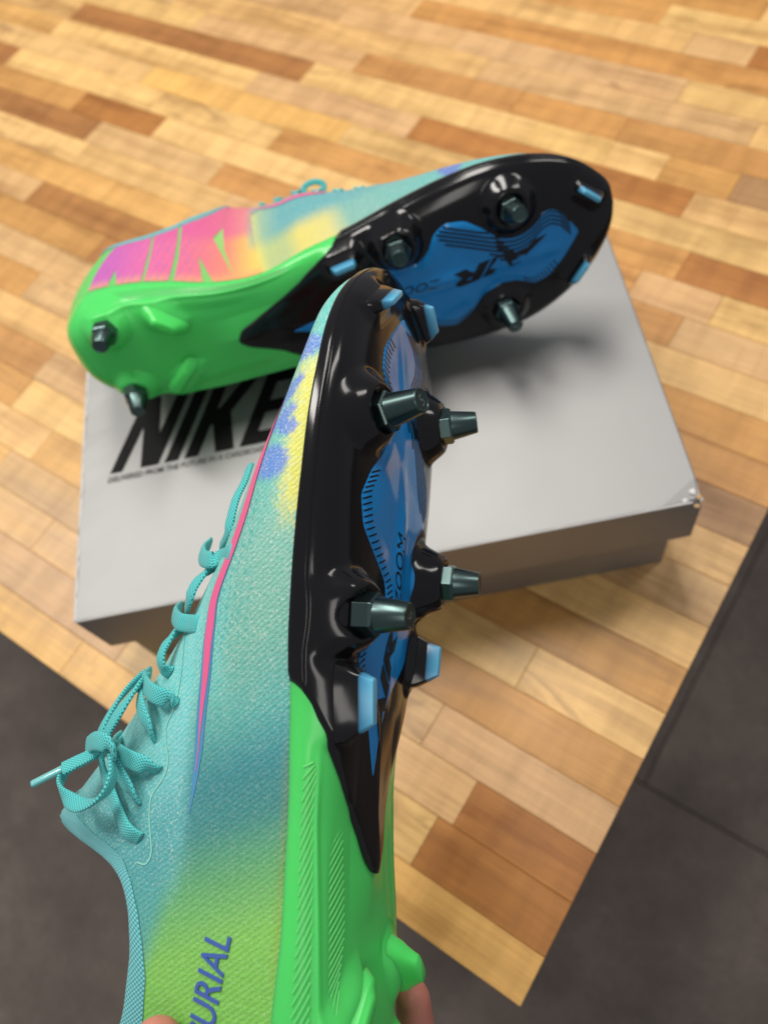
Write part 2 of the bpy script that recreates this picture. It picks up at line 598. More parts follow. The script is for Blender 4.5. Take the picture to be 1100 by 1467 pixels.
def build_box():
    ox, oy = box_pt(BX0 + LID_W / 2, BY0 + LID_D / 2)
    bx = empty('shoe_box', (ox, oy, 0), BOX_YAW)
    tag(bx, 'silver grey cardboard shoe box with lid lying on the wooden table', 'box')
    W, D = LID_W / 2, LID_D / 2
    th = 0.0018
    # base tray
    bw, bd = W - 0.0095, D - 0.006
    v, f = chamfer_box(-bw, bw, -bd, bd, 0.0, BOX_H - 0.004, 0.0005)
    link('base', mesh('base', v, f), M['card'], bx)
    # lid: a subdivided shell with softly rounded edges, one dented corner
    bm = bmesh.new()
    bmesh.ops.create_cube(bm, size=1.0)
    for q in bm.verts:
        q.co.x *= 2 * W
        q.co.y *= 2 * D
        q.co.z = BOX_H if q.co.z > 0 else BOX_H - LID_SK
    bot = [p for p in bm.faces if p.normal.z < -0.5]
    bmesh.ops.delete(bm, geom=bot, context='FACES_ONLY')
    bmesh.ops.subdivide_edges(bm, edges=[e for e in bm.edges], cuts=15, use_grid_fill=True)
    ev = [e for e in bm.edges if len(e.link_faces) == 2 and e.calc_face_angle() > 1.0]
    bmesh.ops.bevel(bm, geom=ev, offset=0.0012, segments=3, profile=0.5, affect='EDGES')
    rg = random.Random(3)
    for q in bm.verts:
        x, y, z = q.co
        # gentle bow of the panels
        if z > BOX_H - 0.0002:
            q.co.z -= 0.0008 * max(0, 1 - (x / W) ** 2) * max(0, 1 - (y / D) ** 2)
        # dented front right corner
        d = math.dist((x, y, z), (W, -D, BOX_H))
        if d < 0.007:
            k = (1 - d / 0.007)
            q.co.x -= 0.0028 * k * rg.uniform(0.5, 1.2)
            q.co.y += 0.002 * k * rg.uniform(0.4, 1.2)
            q.co.z -= 0.002 * k * rg.uniform(0.3, 1.2)
        # crumpled left edge
        if abs(x + W) < 0.003 and z > BOX_H - 0.004:
            q.co.x += 0.0006 * math.sin(y * 90) * math.sin(y * 37 + 1)
            q.co.z += 0.0002 * math.sin(y * 120 + 2)
    lid = link('lid', bm_mesh('lid', bm, False), M['card'], bx)
    sm = lid.modifiers.new('thickness', 'SOLIDIFY')
    sm.thickness = th
    sm.offset = -1
    # worn paper showing along the left and front edges of the lid, torn flakes on the corner
    def worn(name, axis, a0, a1, seed, wd):
        r = random.Random(seed)
        vv, ff = [], []
        n = 60
        for i in range(n):
            t = a0 + (a1 - a0) * i / (n - 1)
            w1, w2 = wd * r.uniform(0.3, 1.2), wd * r.uniform(0.3, 1.1)
            if axis == 'y':
                vv += [(-W + 0.0004 + w1, t, BOX_H + 0.00022), (-W - 0.0001, t, BOX_H - 0.0001), (-W - 0.00025, t, BOX_H - 0.0003 - w2)]
            else:
                vv += [(t, -D + 0.0004 + w1, BOX_H + 0.00022), (t, -D - 0.0001, BOX_H - 0.0001), (t, -D - 0.00025, BOX_H - 0.0003 - w2)]
        for i in range(n - 1):
            for j in range(2):
                a = i * 3 + j
                ff.append((a, a + 1, a + 4, a + 3))
        link(name, mesh(name, vv, ff, True), M['cardedge'], lid)
    worn('worn_edge', 'y', -D + 0.001, D - 0.001, 1, 0.0014)
    worn('worn_edge', 'x', -W + 0.001, W - 0.006, 2, 0.0005)
    for k, (px, py, pz, mt) in enumerate(((-0.004, 0.006, 0.0006, 'cardedge'), (-0.009, 0.002, 0.0006, 'cardedge'), (-0.0015, 0.0025, 0.0008, 'cardraw'), (-0.0035, -0.0006, -0.003, 'cardraw'), (0.0006, 0.004, -0.006, 'cardedge'))):
        bm = bmesh.new()
        bmesh.ops.create_icosphere(bm, subdivisions=1, radius=0.0016)
        r = random.Random(k)
        for q in bm.verts:
            q.co = Vector((W + px + q.co.x * r.uniform(0.5, 1.6), -D + py + q.co.y * r.uniform(0.5, 1.6), BOX_H - 0.0008 + pz + q.co.z * 0.5))
        link('torn_flake', bm_mesh('torn_flake', bm), M[mt], lid)
    return bx, lid, W, D


shoe_box, box_lid, BOX_W2, BOX_D2 = build_box()


# ------------------------------------------------------------------ flat lettering
# letter outlines of a heavy condensed oblique face: polygons on a unit cap height (before slant)
GLYPH = {
    'N': (0.60, [[(0, 0), (0.15, 0), (0.17, 0.58), (0.38, 0), (0.60, 0), (0.60, 1), (0.44, 1), (0.43, 0.44), (0.22, 1), (0, 1)]]),
    'I': (0.17, [[(0, 0), (0.17, 0), (0.17, 1), (0, 1)]]),
    'K': (0.60, [[(0, 0), (0.17, 0), (0.17, 0.40), (0.20, 0.40), (0.38, 0), (0.61, 0), (0.37, 0.54), (0.58, 1), (0.38, 1), (0.20, 0.62), (0.17, 0.62), (0.17, 1), (0, 1)]]),
    'E': (0.46, [[(0, 0), (0.46, 0), (0.46, 0.17), (0.17, 0.17), (0.17, 0.42), (0.43, 0.42), (0.43, 0.58), (0.17, 0.58), (0.17, 0.83), (0.46, 0.83), (0.46, 1), (0, 1)]]),
}


def poly_mesh(name, polys, fmap, cell, thick=0.0):
    """fill 2-D polygons, cut them on a grid of size cell, and map every vertex with fmap(x, y, lift)"""
    bm = bmesh.new()
    for p in polys:
        vs = [bm.verts.new((a, b, 0)) for a, b in p]
        for tri in tessellate_polygon([[Vector((a, b, 0)) for a, b in p]]):
            bm.faces.new([vs[i] for i in tri])
    xs = [v.co.x for v in bm.verts]
    ys = [v.co.y for v in bm.verts]
    for lo, hi, n in ((min(xs), max(xs), (1, 0, 0)), (min(ys), max(ys), (0, 1, 0))):
        k = lo + cell
        while k < hi:
            co = (k, 0, 0) if n[0] else (0, k, 0)
            bmesh.ops.bisect_plane(bm, geom=bm.verts[:] + bm.edges[:] + bm.faces[:], plane_co=co, plane_no=n)
            k += cell
    bmesh.ops.remove_doubles(bm, verts=bm.verts[:], dist=cell * 1e-4)
    if thick:
        r = bmesh.ops.extrude_face_region(bm, geom=bm.faces[:])
        for v in r['geom']:
            if isinstance(v, bmesh.types.BMVert):
                v.co.z = 1.0
    Q = np.array([v.co for v in bm.verts])
    for v, q in zip(bm.verts, fmap(Q[:, 0], Q[:, 1], Q[:, 2])):
        v.co = q
    bmesh.ops.recalc_face_normals(bm, faces=bm.faces[:])
    return bm_mesh(name, bm)


def text_polys(txt, size=1.0, shear=0.0, bold=0.0):
    """outline polygons (triangles) of a line of text in Blender's own font"""
    cu = bpy.data.curves.new('text', 'FONT')
    cu.body = txt
    cu.size = size
    cu.shear = shear
    cu.offset = bold
    cu.resolution_u = 3
    o = bpy.data.objects.new('text', cu)
    COL.objects.link(o)
    dg = bpy.context.evaluated_depsgraph_get()
    me = bpy.data.meshes.new_from_object(o.evaluated_get(dg))
    out = [[(me.vertices[i].co.x, me.vertices[i].co.y) for i in p.vertices] for p in me.polygons]
    bpy.data.objects.remove(o)
    bpy.data.curves.remove(cu)
    bpy.data.meshes.remove(me)
    return out


def lid_z(x, y):
    return BOX_H - 0.0008 * np.clip(1 - (x / BOX_W2) ** 2, 0, 1) * np.clip(1 - (y / BOX_D2) ** 2, 0, 1) + 0.0003


def box_lettering():
    # cap height and origin on the lid, in lid coordinates
    cap, ox, oy, slant, wide = 0.051, -0.1540, -0.0203, 0.42, 1.0
    x = 0.0
    for ch in 'NIKE':
        w, polys = GLYPH[ch]

        def fm(a, b, z, x=x):
            px, py = ox + (x + a * wide + b * slant) * cap, oy + b * cap
            return np.stack([px, py, lid_z(px, py)], 1)
        me = poly_mesh('letter', polys, lambda a, b, z: fm(a, b, z), 0.15)
        link('letter', me, M['ink'], shoe_box)
        x += w * wide + 0.075
    # fine line of print underneath
    pol = text_polys('DELIVERED FROM THE FUTURE IN A CARDBOARD BOX', 1.0, 0.2, 0.012)
    xs = [a for p in pol for a, b in p]
    sc = 0.112 / (max(xs) - min(xs))
    me = bpy.data.meshes.new('small_print')
    vv, ff = [], []
    for p in pol:
        b0 = len(vv)
        vv += [(ox - 0.0015 + a * sc, oy - 0.0062 + b * sc * 1.2, lid_z(ox + a * sc, oy)) for a, b in p]
        ff.append(tuple(range(b0, b0 + len(p))))
    me.from_pydata(vv, [], ff)
    link('small_print', me, M['greyink'], shoe_box)


box_lettering()

# ==================================================================  SHOE GEOMETRY
#GEOM-BEGIN
LAT = np.array([(-20, 7), (-18, -5), (-10, -17), (2, -26), (25, -32.5), (50, -35.5), (75, -36), (100, -36.5), (125, -38.5),
                (150, -42.5), (175, -45.5), (200, -46.5), (222, -45), (242, -40.5), (258, -33), (270, -24), (280, -12), (286, 0), (287.5, 10)], float)
MED = np.array([(-20, 7), (-18, 18), (-10, 27), (2, 33), (25, 33), (50, 30), (75, 24.5), (100, 23.5), (125, 29),
                (150, 33), (175, 39), (200, 44), (222, 46.5), (242, 45.5), (258, 41.5), (270, 35.5), (280, 27), (286, 19), (287.5, 10)], float)
NT_ = len(LAT) - 1
TX = (LAT[:, 0] + MED[:, 0]) / 2


def catmull(P, t):
    t = np.clip(np.asarray(t, float), 0, len(P) - 1 - 1e-9)
    i = t.astype(int)
    u = (t - i)[..., None]
    E = np.vstack([2 * P[0] - P[1], P, 2 * P[-1] - P[-2]])
    p0, p1, p2, p3 = E[i], E[i + 1], E[i + 2], E[i + 3]
    return 0.5 * (2 * p1 + (p2 - p0) * u + (2 * p0 - 5 * p1 + 4 * p2 - p3) * u ** 2 + (3 * p1 - p0 - 3 * p2 + p3) * u ** 3)


def table(pairs):
    P = np.array(pairs, float)
    xs = np.linspace(P[0, 0], P[-1, 0], 1200)
    ys = np.interp(xs, P[:, 0], P[:, 1])
    k = np.exp(-np.linspace(-2.2, 2.2, 61) ** 2)
    k /= k.sum()
    yp = np.concatenate([2 * ys[0] - ys[30:0:-1], ys, 2 * ys[-1] - ys[-2:-32:-1]])
    ys = np.convolve(yp, k, 'valid')
    return lambda x: np.interp(x, xs, ys)


ZF = table([(-23, 28), (5, 24), (30, 19), (60, 16), (100, 16), (120, 16.5), (150, 16), (170, 14.8), (200, 13), (235, 12), (260, 13), (290, 12)])
ZFM = table([(-23, 28), (5, 26), (30, 22), (60, 14), (90, 11), (120, 13), (160, 14), (200, 14), (235, 13), (260, 12.5), (290, 12)])
ZB = table([(-23, 1), (40, 0), (70, 2), (95, 4), (125, 2), (160, 0), (200, 0), (235, 1), (260, 3), (290, 7)])
ZT = table([(-23, 130), (55, 131), (80, 126), (104, 109.5), (125, 97), (150, 78.5), (175, 63), (200, 51.5), (212, 44.5), (225, 37.5), (245, 29.5), (260, 28), (275, 24), (290, 21)])
ZR = table([(-23, 96), (-5, 90), (10, 80), (30, 72), (48, 70), (60, 72), (68, 76), (75, 85), (79.5, 120), (82, 140), (290, 140)])
AE = table([(-23, 0.6), (60, 0.65), (90, 0.9), (110, 1.0), (150, 0.95), (200, 0.85), (290, 0.8)])
MBUL = table([(-23, 0), (0, 2), (25, 9), (55, 17), (85, 15), (120, 17), (160, 13), (200, 6), (240, 3), (290, 0)])


ZRM = table([(-23, 96), (-5, 90), (10, 84), (30, 82), (48, 87), (60, 95), (70, 106), (79.5, 124), (82, 140), (290, 140)])


def endfac(x, a, b, p=2.6):
    k = np.clip((x - a) / (b - a), 0, 1)
    return np.sqrt(np.clip(1 - k ** p, 0, 1))


def upper(t, v):
    """t: station index 0..NT_, v: 0 lateral feather .. 1 medial feather; -> x, medial, z in mm"""
    t, v = np.broadcast_arrays(np.asarray(t, float), np.asarray(v, float))
    L, R = catmull(LAT, t), catmull(MED, t)
    xc = (L[..., 0] + R[..., 0]) / 2
    th = np.pi * v
    a = AE(xc)
    cs = np.cos(th)
    k = 0.5 * (1 - np.sign(cs) * np.abs(cs) ** a)
    sn = np.clip(np.sin(th), 0, 1)
    zf = ZF(xc) + (ZFM(xc) - ZF(xc)) * k
    z = zf + (ZT(xc) - zf) * endfac(xc, 250, 287.7) * sn
    x = L[..., 0] + (R[..., 0] - L[..., 0]) * k
    m = L[..., 1] + (R[..., 1] - L[..., 1]) * k
    # the ridge of the instep runs a little to the medial side
    m = m + 5.0 * sn ** 2 * np.clip((xc - 80) / 40, 0, 1) * np.clip((270 - xc) / 50, 0, 1)
    # bulge of the side walls just over the feather line
    m = m - np.sign(cs) * 1.6 * np.sin(np.clip(sn, 0, 1) * np.pi) ** 2 * np.clip((xc + 23) / 30, 0, 1) * np.clip((285 - xc) / 40, 0, 1)
    m = m + np.where(cs < 0, MBUL(xc), 0) * np.sin(np.clip(np.abs(cs), 0, 1) ** 0.8 * np.pi) ** 1.2
    w = np.clip((30 - xc) / 47, 0, 1) ** 2
    x = x + w * (7 * ((z - 26) / 70) ** 2 - 3 * np.sin(np.clip((z - 26) / 60, 0, 1) * np.pi))
    return np.stack([x, m, z], -1)


def rim_v(t, tab=None):
    L, R = catmull(LAT, t), catmull(MED, t)
    xc = (L[..., 0] + R[..., 0]) / 2
    zf, zt, zr = ZF(xc), ZT(xc), (tab or ZR)(xc)
    if tab is not None:
        zf = ZFM(xc)
    q = np.clip((zr - zf) / (zt - zf), 0, 1)
    return np.arcsin(q) / np.pi


BOSS = dict(FM=(231.6, 27.5, 6.5), MM=(171.5, 24.5, 10.0), FL=(222, -27, 5.5), ML=(156.5, -33, 7.0))
STUD = dict(FM=((231.6, 27, -5.5), (233.5, 29.9, -17.8)), MM=((171.5, 24, -9.8), (171.3, 26, -22)),
            FL=((221.7, -26.5, -4.3), (223.5, -30.5, -18.5)), ML=((156.2, -33.7, -5.8), (156, -34.5, -19.3)),
            HM=((10.5, 21.5, -5), (9.7, 21.2, -17.5)), HL=((10, -18.2, -5), (11.2, -22, -17.5)))
BLADE = dict(TBm=(273, 22, -3.5, -42, 13, 3.8), TBl=(264.5, -19, -3.5, 48, 13, 3.8), MBm=(142.4, 22, -10, 8, 13, 5.2), MBl=(130, -31, -8, -8, 17, 6.2))


def sstep(d, r0, r1):
    k = np.clip((r1 - d) / (r1 - r0), 0, 1)
    return k * k * (3 - 2 * k)


def drop(x, m):
    """how far the sole face is pushed down by bosses and ribs (mm)"""
    out = np.zeros_like(x)
    for bx, bm_, h in BOSS.values():
        d = np.hypot(x - bx, m - bm_)
        out = np.maximum(out, h * sstep(d, 8.3, 15.5) - 1.6 * sstep(d, 6.6, 7.6))
    for k_, (bx, bm_, z, ang, ln, wd) in BLADE.items():
        a = np.radians(ang)
        u = (x - bx) * np.cos(a) + (m - bm_) * np.sin(a)
        w = -(x - bx) * np.sin(a) + (m - bm_) * np.cos(a)
        d = np.hypot(np.maximum(np.abs(u) - ln * 0.42, 0), np.maximum(np.abs(w) - wd * 0.4, 0))
        out = np.maximum(out, (3.2 if k_[0] == 'M' else 1.6) * sstep(d, 0.5, 7.5))
    # heel bosses, green
    for bx, bm_, h, r0, r1 in ((10.3, 21.3, 5.5, 7.0, 14.5), (10.2, -18.2, 5.5, 7.0, 14.5)):
        out = np.maximum(out, h * sstep(np.hypot(x - bx, m - bm_), r0, r1))
    for bx, bm_, ang in ((42, 17, -43), (39, -20, 43)):
        a = np.radians(ang)
        u = (x - bx) * np.cos(a) + (m - bm_) * np.sin(a)
        w = -(x - bx) * np.sin(a) + (m - bm_) * np.cos(a)
        out = np.maximum(out, 4.0 * sstep(np.hypot(u * 0.55, w), 2.5, 11))
    # raised rails left and right of the sunken centre, spine down the middle
    r = 1.3 * np.exp(-((m + 2) / 3.2) ** 2) * np.clip((x - 120) / 30, 0, 1) * np.clip((262 - x) / 30, 0, 1)
    r = r * (0.55 + 0.45 * np.cos((x - 186) / 11.0))
    out = np.maximum(out, r)
    # recessed middle of the heel between its bosses
    rc = sstep(np.hypot((x - 40) / 1.9, (m - 1) * 1.25), 9, 19) * np.clip((80 - x) / 14, 0, 1)
    out = out - 3.6 * rc * np.clip(1 - out / 3.0, 0, 1)
    sp = 2.4 * np.clip(1 - np.abs(m + 5) / 13, 0, 1) * np.clip((x - 60) / 16, 0, 1) * np.clip((128 - x) / 30, 0, 1)
    out = np.maximum(out, sp)
    return out


def sole(t, v, off=0.0):
    t, v = np.broadcast_arrays(np.asarray(t, float), np.asarray(v, float))
    L, R = catmull(LAT, t), catmull(MED, t)
    xc = (L[..., 0] + R[..., 0]) / 2
    th = np.pi * v
    cs, sn = np.cos(th), np.clip(np.sin(th), 0, 1)
    k = 0.5 * (1 - np.sign(cs) * np.abs(cs) ** 0.62)
    zf = ZF(xc) + (ZFM(xc) - ZF(xc)) * k
    dep = (zf - ZB(xc)) * endfac(xc, 258, 287.7, 2.2) * endfac(-xc, 0, 20.1, 2.2)
    x = L[..., 0] + (R[..., 0] - L[..., 0]) * k
    m = L[..., 1] + (R[..., 1] - L[..., 1]) * k
    z = zf - dep * sn ** 0.72
    z = z - drop(x, m) * np.clip(sn * 1.6, 0, 1) ** 1.5
    P = np.stack([x, m, z], -1)
    if np.any(off):
        o = np.broadcast_to(np.asarray(off, float), t.shape)
        P = P.copy()
        P[..., 1] -= o * np.sign(cs) * np.abs(cs) ** 0.8
        P[..., 2] -= o * sn ** 0.8
    return P


def x2t(x):
    return np.interp(x, TX, np.arange(NT_ + 1))


XB = np.array([(0, 135.4), (0.047, 133), (0.099, 129), (0.132, 124.7), (0.187, 119), (0.328, 106), (0.409, 97), (0.454, 88), (0.478, 81), (0.50, 75.5),
               (0.522, 79), (0.549, 87.4), (0.584, 96.4), (0.629, 107), (0.674, 117), (0.75, 128), (0.86, 138.6), (0.979, 142.4), (1, 143)])


def t_bound(v):
    return x2t(np.interp(v, XB[:, 0], XB[:, 1]))


def sole_at(x, m):
    """(t, v) on the sole for a point in plan"""
    t = x2t(x)
    for _ in range(6):
        L, R = catmull(LAT, t), catmull(MED, t)
        k = np.clip((m - L[..., 1]) / (R[..., 1] - L[..., 1]), 0.001, 0.999)
        xx = L[..., 0] + (R[..., 0] - L[..., 0]) * k
        t = np.clip(t + (x - xx) / 25.0, 0, NT_)
    c = 1 - 2 * k
    v = np.arccos(np.sign(c) * np.abs(c) ** (1 / 0.62)) / np.pi
    return t, v
#GEOM-END


def grid_mesh(name, P, sgn, close_v=False, smooth=True, ref=None):
    """P (nu, nv, 3) mm in (x, medial, z) -> mesh in metres with y = sgn * medial; normals outward from ref"""
    nu, nv = P.shape[:2]
    V = P.reshape(-1, 3) * 0.001
    V = V * np.array([1, sgn, 1])
    a = (np.arange(nu - 1)[:, None] * nv + np.arange(nv - 1)[None]).ravel()
    F = np.stack([a, a + 1, a + nv + 1, a + nv], 1)
    n = np.cross(V[F[:, 2]] - V[F[:, 0]], V[F[:, 3]] - V[F[:, 1]])
    c = V[F].mean(1)
    r = V.mean(0) if ref is None else np.array(ref) * 0.001
    r = np.stack([c[:, 0], np.full(len(c), r[1] * sgn), np.full(len(c), r[2])], 1)
    if ((c - r) * n).sum() < 0:
        F = F[:, ::-1]
    return mesh(name, V, F.tolist(), smooth)


def surf_normal(fn, t, v, e=1e-3):
    p = fn(t, v)
    a = fn(t + e, v) - fn(t - e, v)
    b = fn(t, v + e * 0.2) - fn(t, v - e * 0.2)
    n = np.cross(a, b)
    n /= np.linalg.norm(n, axis=-1, keepdims=True) + 1e-12
    return p, n


def upper_pt(t, v, lift):
    """point on the upper lifted outward (mm)"""
    t, v = np.asarray(t, float), np.asarray(v, float)
    p, n = surf_normal(upper, t, v)
    xc = catmull(LAT, t)[..., 0]
    ref = np.stack([p[..., 0], np.zeros_like(p[..., 0]), np.full_like(p[..., 0], 20)], -1)
    s = np.sign(((p - ref) * n).sum(-1))
    return p + n * (s * lift)[..., None]


def sole_pt(x, m, lift):
    t, v = sole_at(np.asarray(x, float), np.asarray(m, float))
    p = sole(t, v)
    p = p.copy()
    p[..., 2] -= lift
    return p


# ------------------------------------------------------------------ colours of the printed upper
def lerp_cols(x, stops):
    xs = [s[0] for s in stops]
    cs = np.array([srgb(*s[1]) for s in stops])
    return np.stack([np.interp(x, xs, cs[:, i]) for i in range(3)], -1)


def blend(c, col, w):
    return c * (1 - w[..., None]) + np.array(srgb(*col)) * w[..., None]


def g2(x, y, cx, cy, sx, sy, ang=0.0):
    a = math.radians(ang)
    u = (x - cx) * math.cos(a) + (y - cy) * math.sin(a)
    w = -(x - cx) * math.sin(a) + (y - cy) * math.cos(a)
    return np.exp(-(u / sx) ** 2 - (w / sy) ** 2)


def sm(x, a, b):
    k = np.clip((x - a) / (b - a), 0, 1)
    return k * k * (3 - 2 * k)


def print_colors(P, v):
    x, m, z = P[..., 0], P[..., 1], P[..., 2]
    h = z - ZF(np.clip(x, -23, 287))
    # lateral side
    xs = x + 0.42 * h - 3.0
    lat = lerp_cols(xs, [(-20, (104, 206, 90)), (30, (128, 208, 88)), (62, (136, 206, 94)), (80, (106, 180, 116)), (97, (70, 146, 142)),
                         (112, (66, 146, 152)), (128, (92, 170, 162)), (150, (116, 178, 160)), (180, (122, 182, 166)),
                         (205, (104, 184, 172)), (240, (98, 184, 174)), (285, (92, 190, 180))])
    eyestay = sm(h, 34, 42) * sm(x, 60, 85)
    lat = blend(lat, (122, 206, 206), eyestay * 0.9)
    side = sm(h - (35 + (92 - x) * 0.22), -3, 7) * sm(x, 30, 50) * sm(-x, -105, -85)
    lat = blend(lat, (84, 170, 172), side * 0.85)
    knit = sm(x, 120, 135) * sm(h, 20, 30)
    lat = blend(lat, (104, 196, 192), knit * 0.6)
    ca, sa = math.cos(math.radians(52)), math.sin(math.radians(52))
    da, db = (x * ca + h * sa) / 3.6, (-x * sa + h * ca) / 2.6
    dash = ((da + 0.5 * np.floor(db)) % 1 < 0.6) * np.exp(-(((db % 1) - 0.5) / 0.2) ** 2) * sm(x, 132, 150) * sm(-x, -206, -192) * sm(h, 13, 18) * sm(-h, -40, -31)
    lat = blend(lat, (26, 158, 152), np.clip(dash, 0, 1) * 0.75)
    n = np.sin(x * 2.1 + m * 1.3) * np.sin(x * 0.7 - z * 1.9)
    rng = np.random.RandomState(5)
    j1, j2, j3 = rng.normal(0, 1, x.shape), rng.normal(0, 1, x.shape), rng.normal(0, 1, x.shape)
    hj, xj = h + 1.1 * j1, x + 2.4 * j2
    yel = sm(xj, 178, 194) * sm(-xj, -244, -230) * sm(-hj, -11.5, -3.0)
    lat = blend(lat, (236, 222, 92), np.clip(yel, 0, 1) * 0.95)
    hv, xv = h + 0.6 * np.sin(x * 1.9 + h), x + 0.6 * np.sin(h * 2.3 - x)
    vio = np.maximum.reduce([g2(xv, hv, 242, 8, 5.5, 8), g2(xv, hv, 225.5, 11.5, 9.5, 3.2, 133), g2(xv, hv, 217.0, 11.5, 7.5, 3.0, 125), g2(xv, hv, 213.5, 8, 3, 4.5), g2(xv, hv, 202.5, 13.5, 6, 8)])
    lat = blend(lat, (92, 124, 206), np.clip(sm(vio, 0.28, 0.55), 0, 1) * 0.85)
    lat = blend(lat, (150, 150, 60), 0.3 * sm(-h, -4, -0.5) * sm(x, 40, 60) * sm(-x, -125, -105))
    # medial side
    med = lerp_cols(x + 0.1 * h, [(-20, (96, 220, 96)), (60, (108, 208, 104)), (80, (150, 214, 112)), (88, (244, 224, 106)), (96, (246, 226, 110)),
                        (104, (190, 208, 136)), (114, (186, 206, 140)), (124, (236, 222, 116)), (140, (230, 220, 130)), (152, (128, 190, 176)),
                        (200, (104, 190, 186)), (285, (98, 200, 192))])
    med = blend(med, (92, 176, 182), sm(h, 20, 42) * sm(x, 84, 114))
    med = blend(med, (96, 122, 208), sm(g2(x, h, 208, 14, 7, 12), 0.3, 0.6) * 0.9)
    w = sm(m, -2, 8)
    lat = np.clip(lat * (1.0 + 0.32 * sm(x, 100, 135))[..., None], 0, 0.85)
    col = lat * (1 - w[..., None]) + med * w[..., None]
    glit = 0.25 + 0.75 * sm(x, 105, 150) + 0.5 * eyestay
    glit = np.clip(glit, 0, 1) * 0.62
    return np.concatenate([col, glit[..., None]], -1)


def set_color(me, name, C):
    at = me.color_attributes.new(name, 'FLOAT_COLOR', 'POINT')
    at.data.foreach_set('color', np.asarray(C, np.float32).ravel())


def set_vec(me, name, Vv):
    at = me.attributes.new(name, 'FLOAT_VECTOR', 'POINT')
    at.data.foreach_set('vector', np.asarray(Vv, np.float32).ravel())


# ------------------------------------------------------------------ shoe parts
def tri_stud(name, base, tip, parent, sgn, digit=None, turn=0.3):
    """hexagonal flange and tapered metal stud along base -> tip"""
    b = Vector((base[0], base[1] * sgn, base[2])) * 0.001
    t = Vector((tip[0], tip[1] * sgn, tip[2])) * 0.001
    ax = (t - b).normalized()
    L = (t - b).length
    q = Vector((0, 0, 1)).rotation_difference(ax).to_matrix().to_4x4()
    q.translation = b
    bm = bmesh.new()
    N = 40
    prof = [(0.0057, 0.0030), (0.0056, 0.0036), (0.0041, L - 0.0004), (0.0038, L), (0.0034, L), (0.0031, L - 0.0002)]
    rings = []
    for r, z in prof:
        rings.append([bm.verts.new((r * math.cos(2 * math.pi * i / N), r * math.sin(2 * math.pi * i / N), z)) for i in range(N)])
    for a, c in zip(rings[:-1], rings[1:]):
        for i in range(N):
            bm.faces.new((a[i], a[(i + 1) % N], c[(i + 1) % N], c[i]))
    bm.faces.new(rings[-1])
    for f in bm.faces:
        f.smooth = len(f.verts) == 4
    me = bm_mesh('stud', bm)
    me.polygons.foreach_set('use_smooth', [len(p.vertices) == 4 for p in me.polygons])
    o = link('stud', me, M['stud'], parent)
    o.matrix_local = q
    em = o.modifiers.new('edge', 'EDGE_SPLIT')
    em.split_angle = math.radians(28)
    # hexagon
    bm = bmesh.new()
    h = []
    for r, z in ((0.0070, -0.003), (0.0070, 0.0026), (0.0064, 0.0034)):
        h.append([bm.verts.new((r * math.cos(math.pi * i / 3 + turn), r * math.sin(math.pi * i / 3 + turn), z)) for i in range(6)])
    for a, c in zip(h[:-1], h[1:]):
        for i in range(6):
            bm.faces.new((a[i], a[(i + 1) % 6], c[(i + 1) % 6], c[i]))
    bm.faces.new(h[-1])
    bmesh.ops.bevel(bm, geom=[e for e in bm.edges], offset=0.00012, segments=1, affect='EDGES')
    link('hexagon', bm_mesh('hexagon', bm), M['stud'], o)
    if digit:
        pol = text_polys(digit, 0.0052, 0, 0)
        xs = [a for p in pol for a, c in p]
        ys = [c for p in pol for a, c in p]
        cx, cy = (min(xs) + max(xs)) / 2, (min(ys) + max(ys)) / 2
        vv, ff = [], []
        for p in pol:
            k = len(vv)
            vv += [((a - cx), (c - cy), L - 0.00012) for a, c in p]
            ff.append(tuple(range(k, k + len(p))))
        link('digit', mesh('digit', vv, ff), M['stud_mark'], o)
    return o


M['stud_mark'] = plain('stud_mark', srgb(150, 168, 168), 0.4, 0.9)


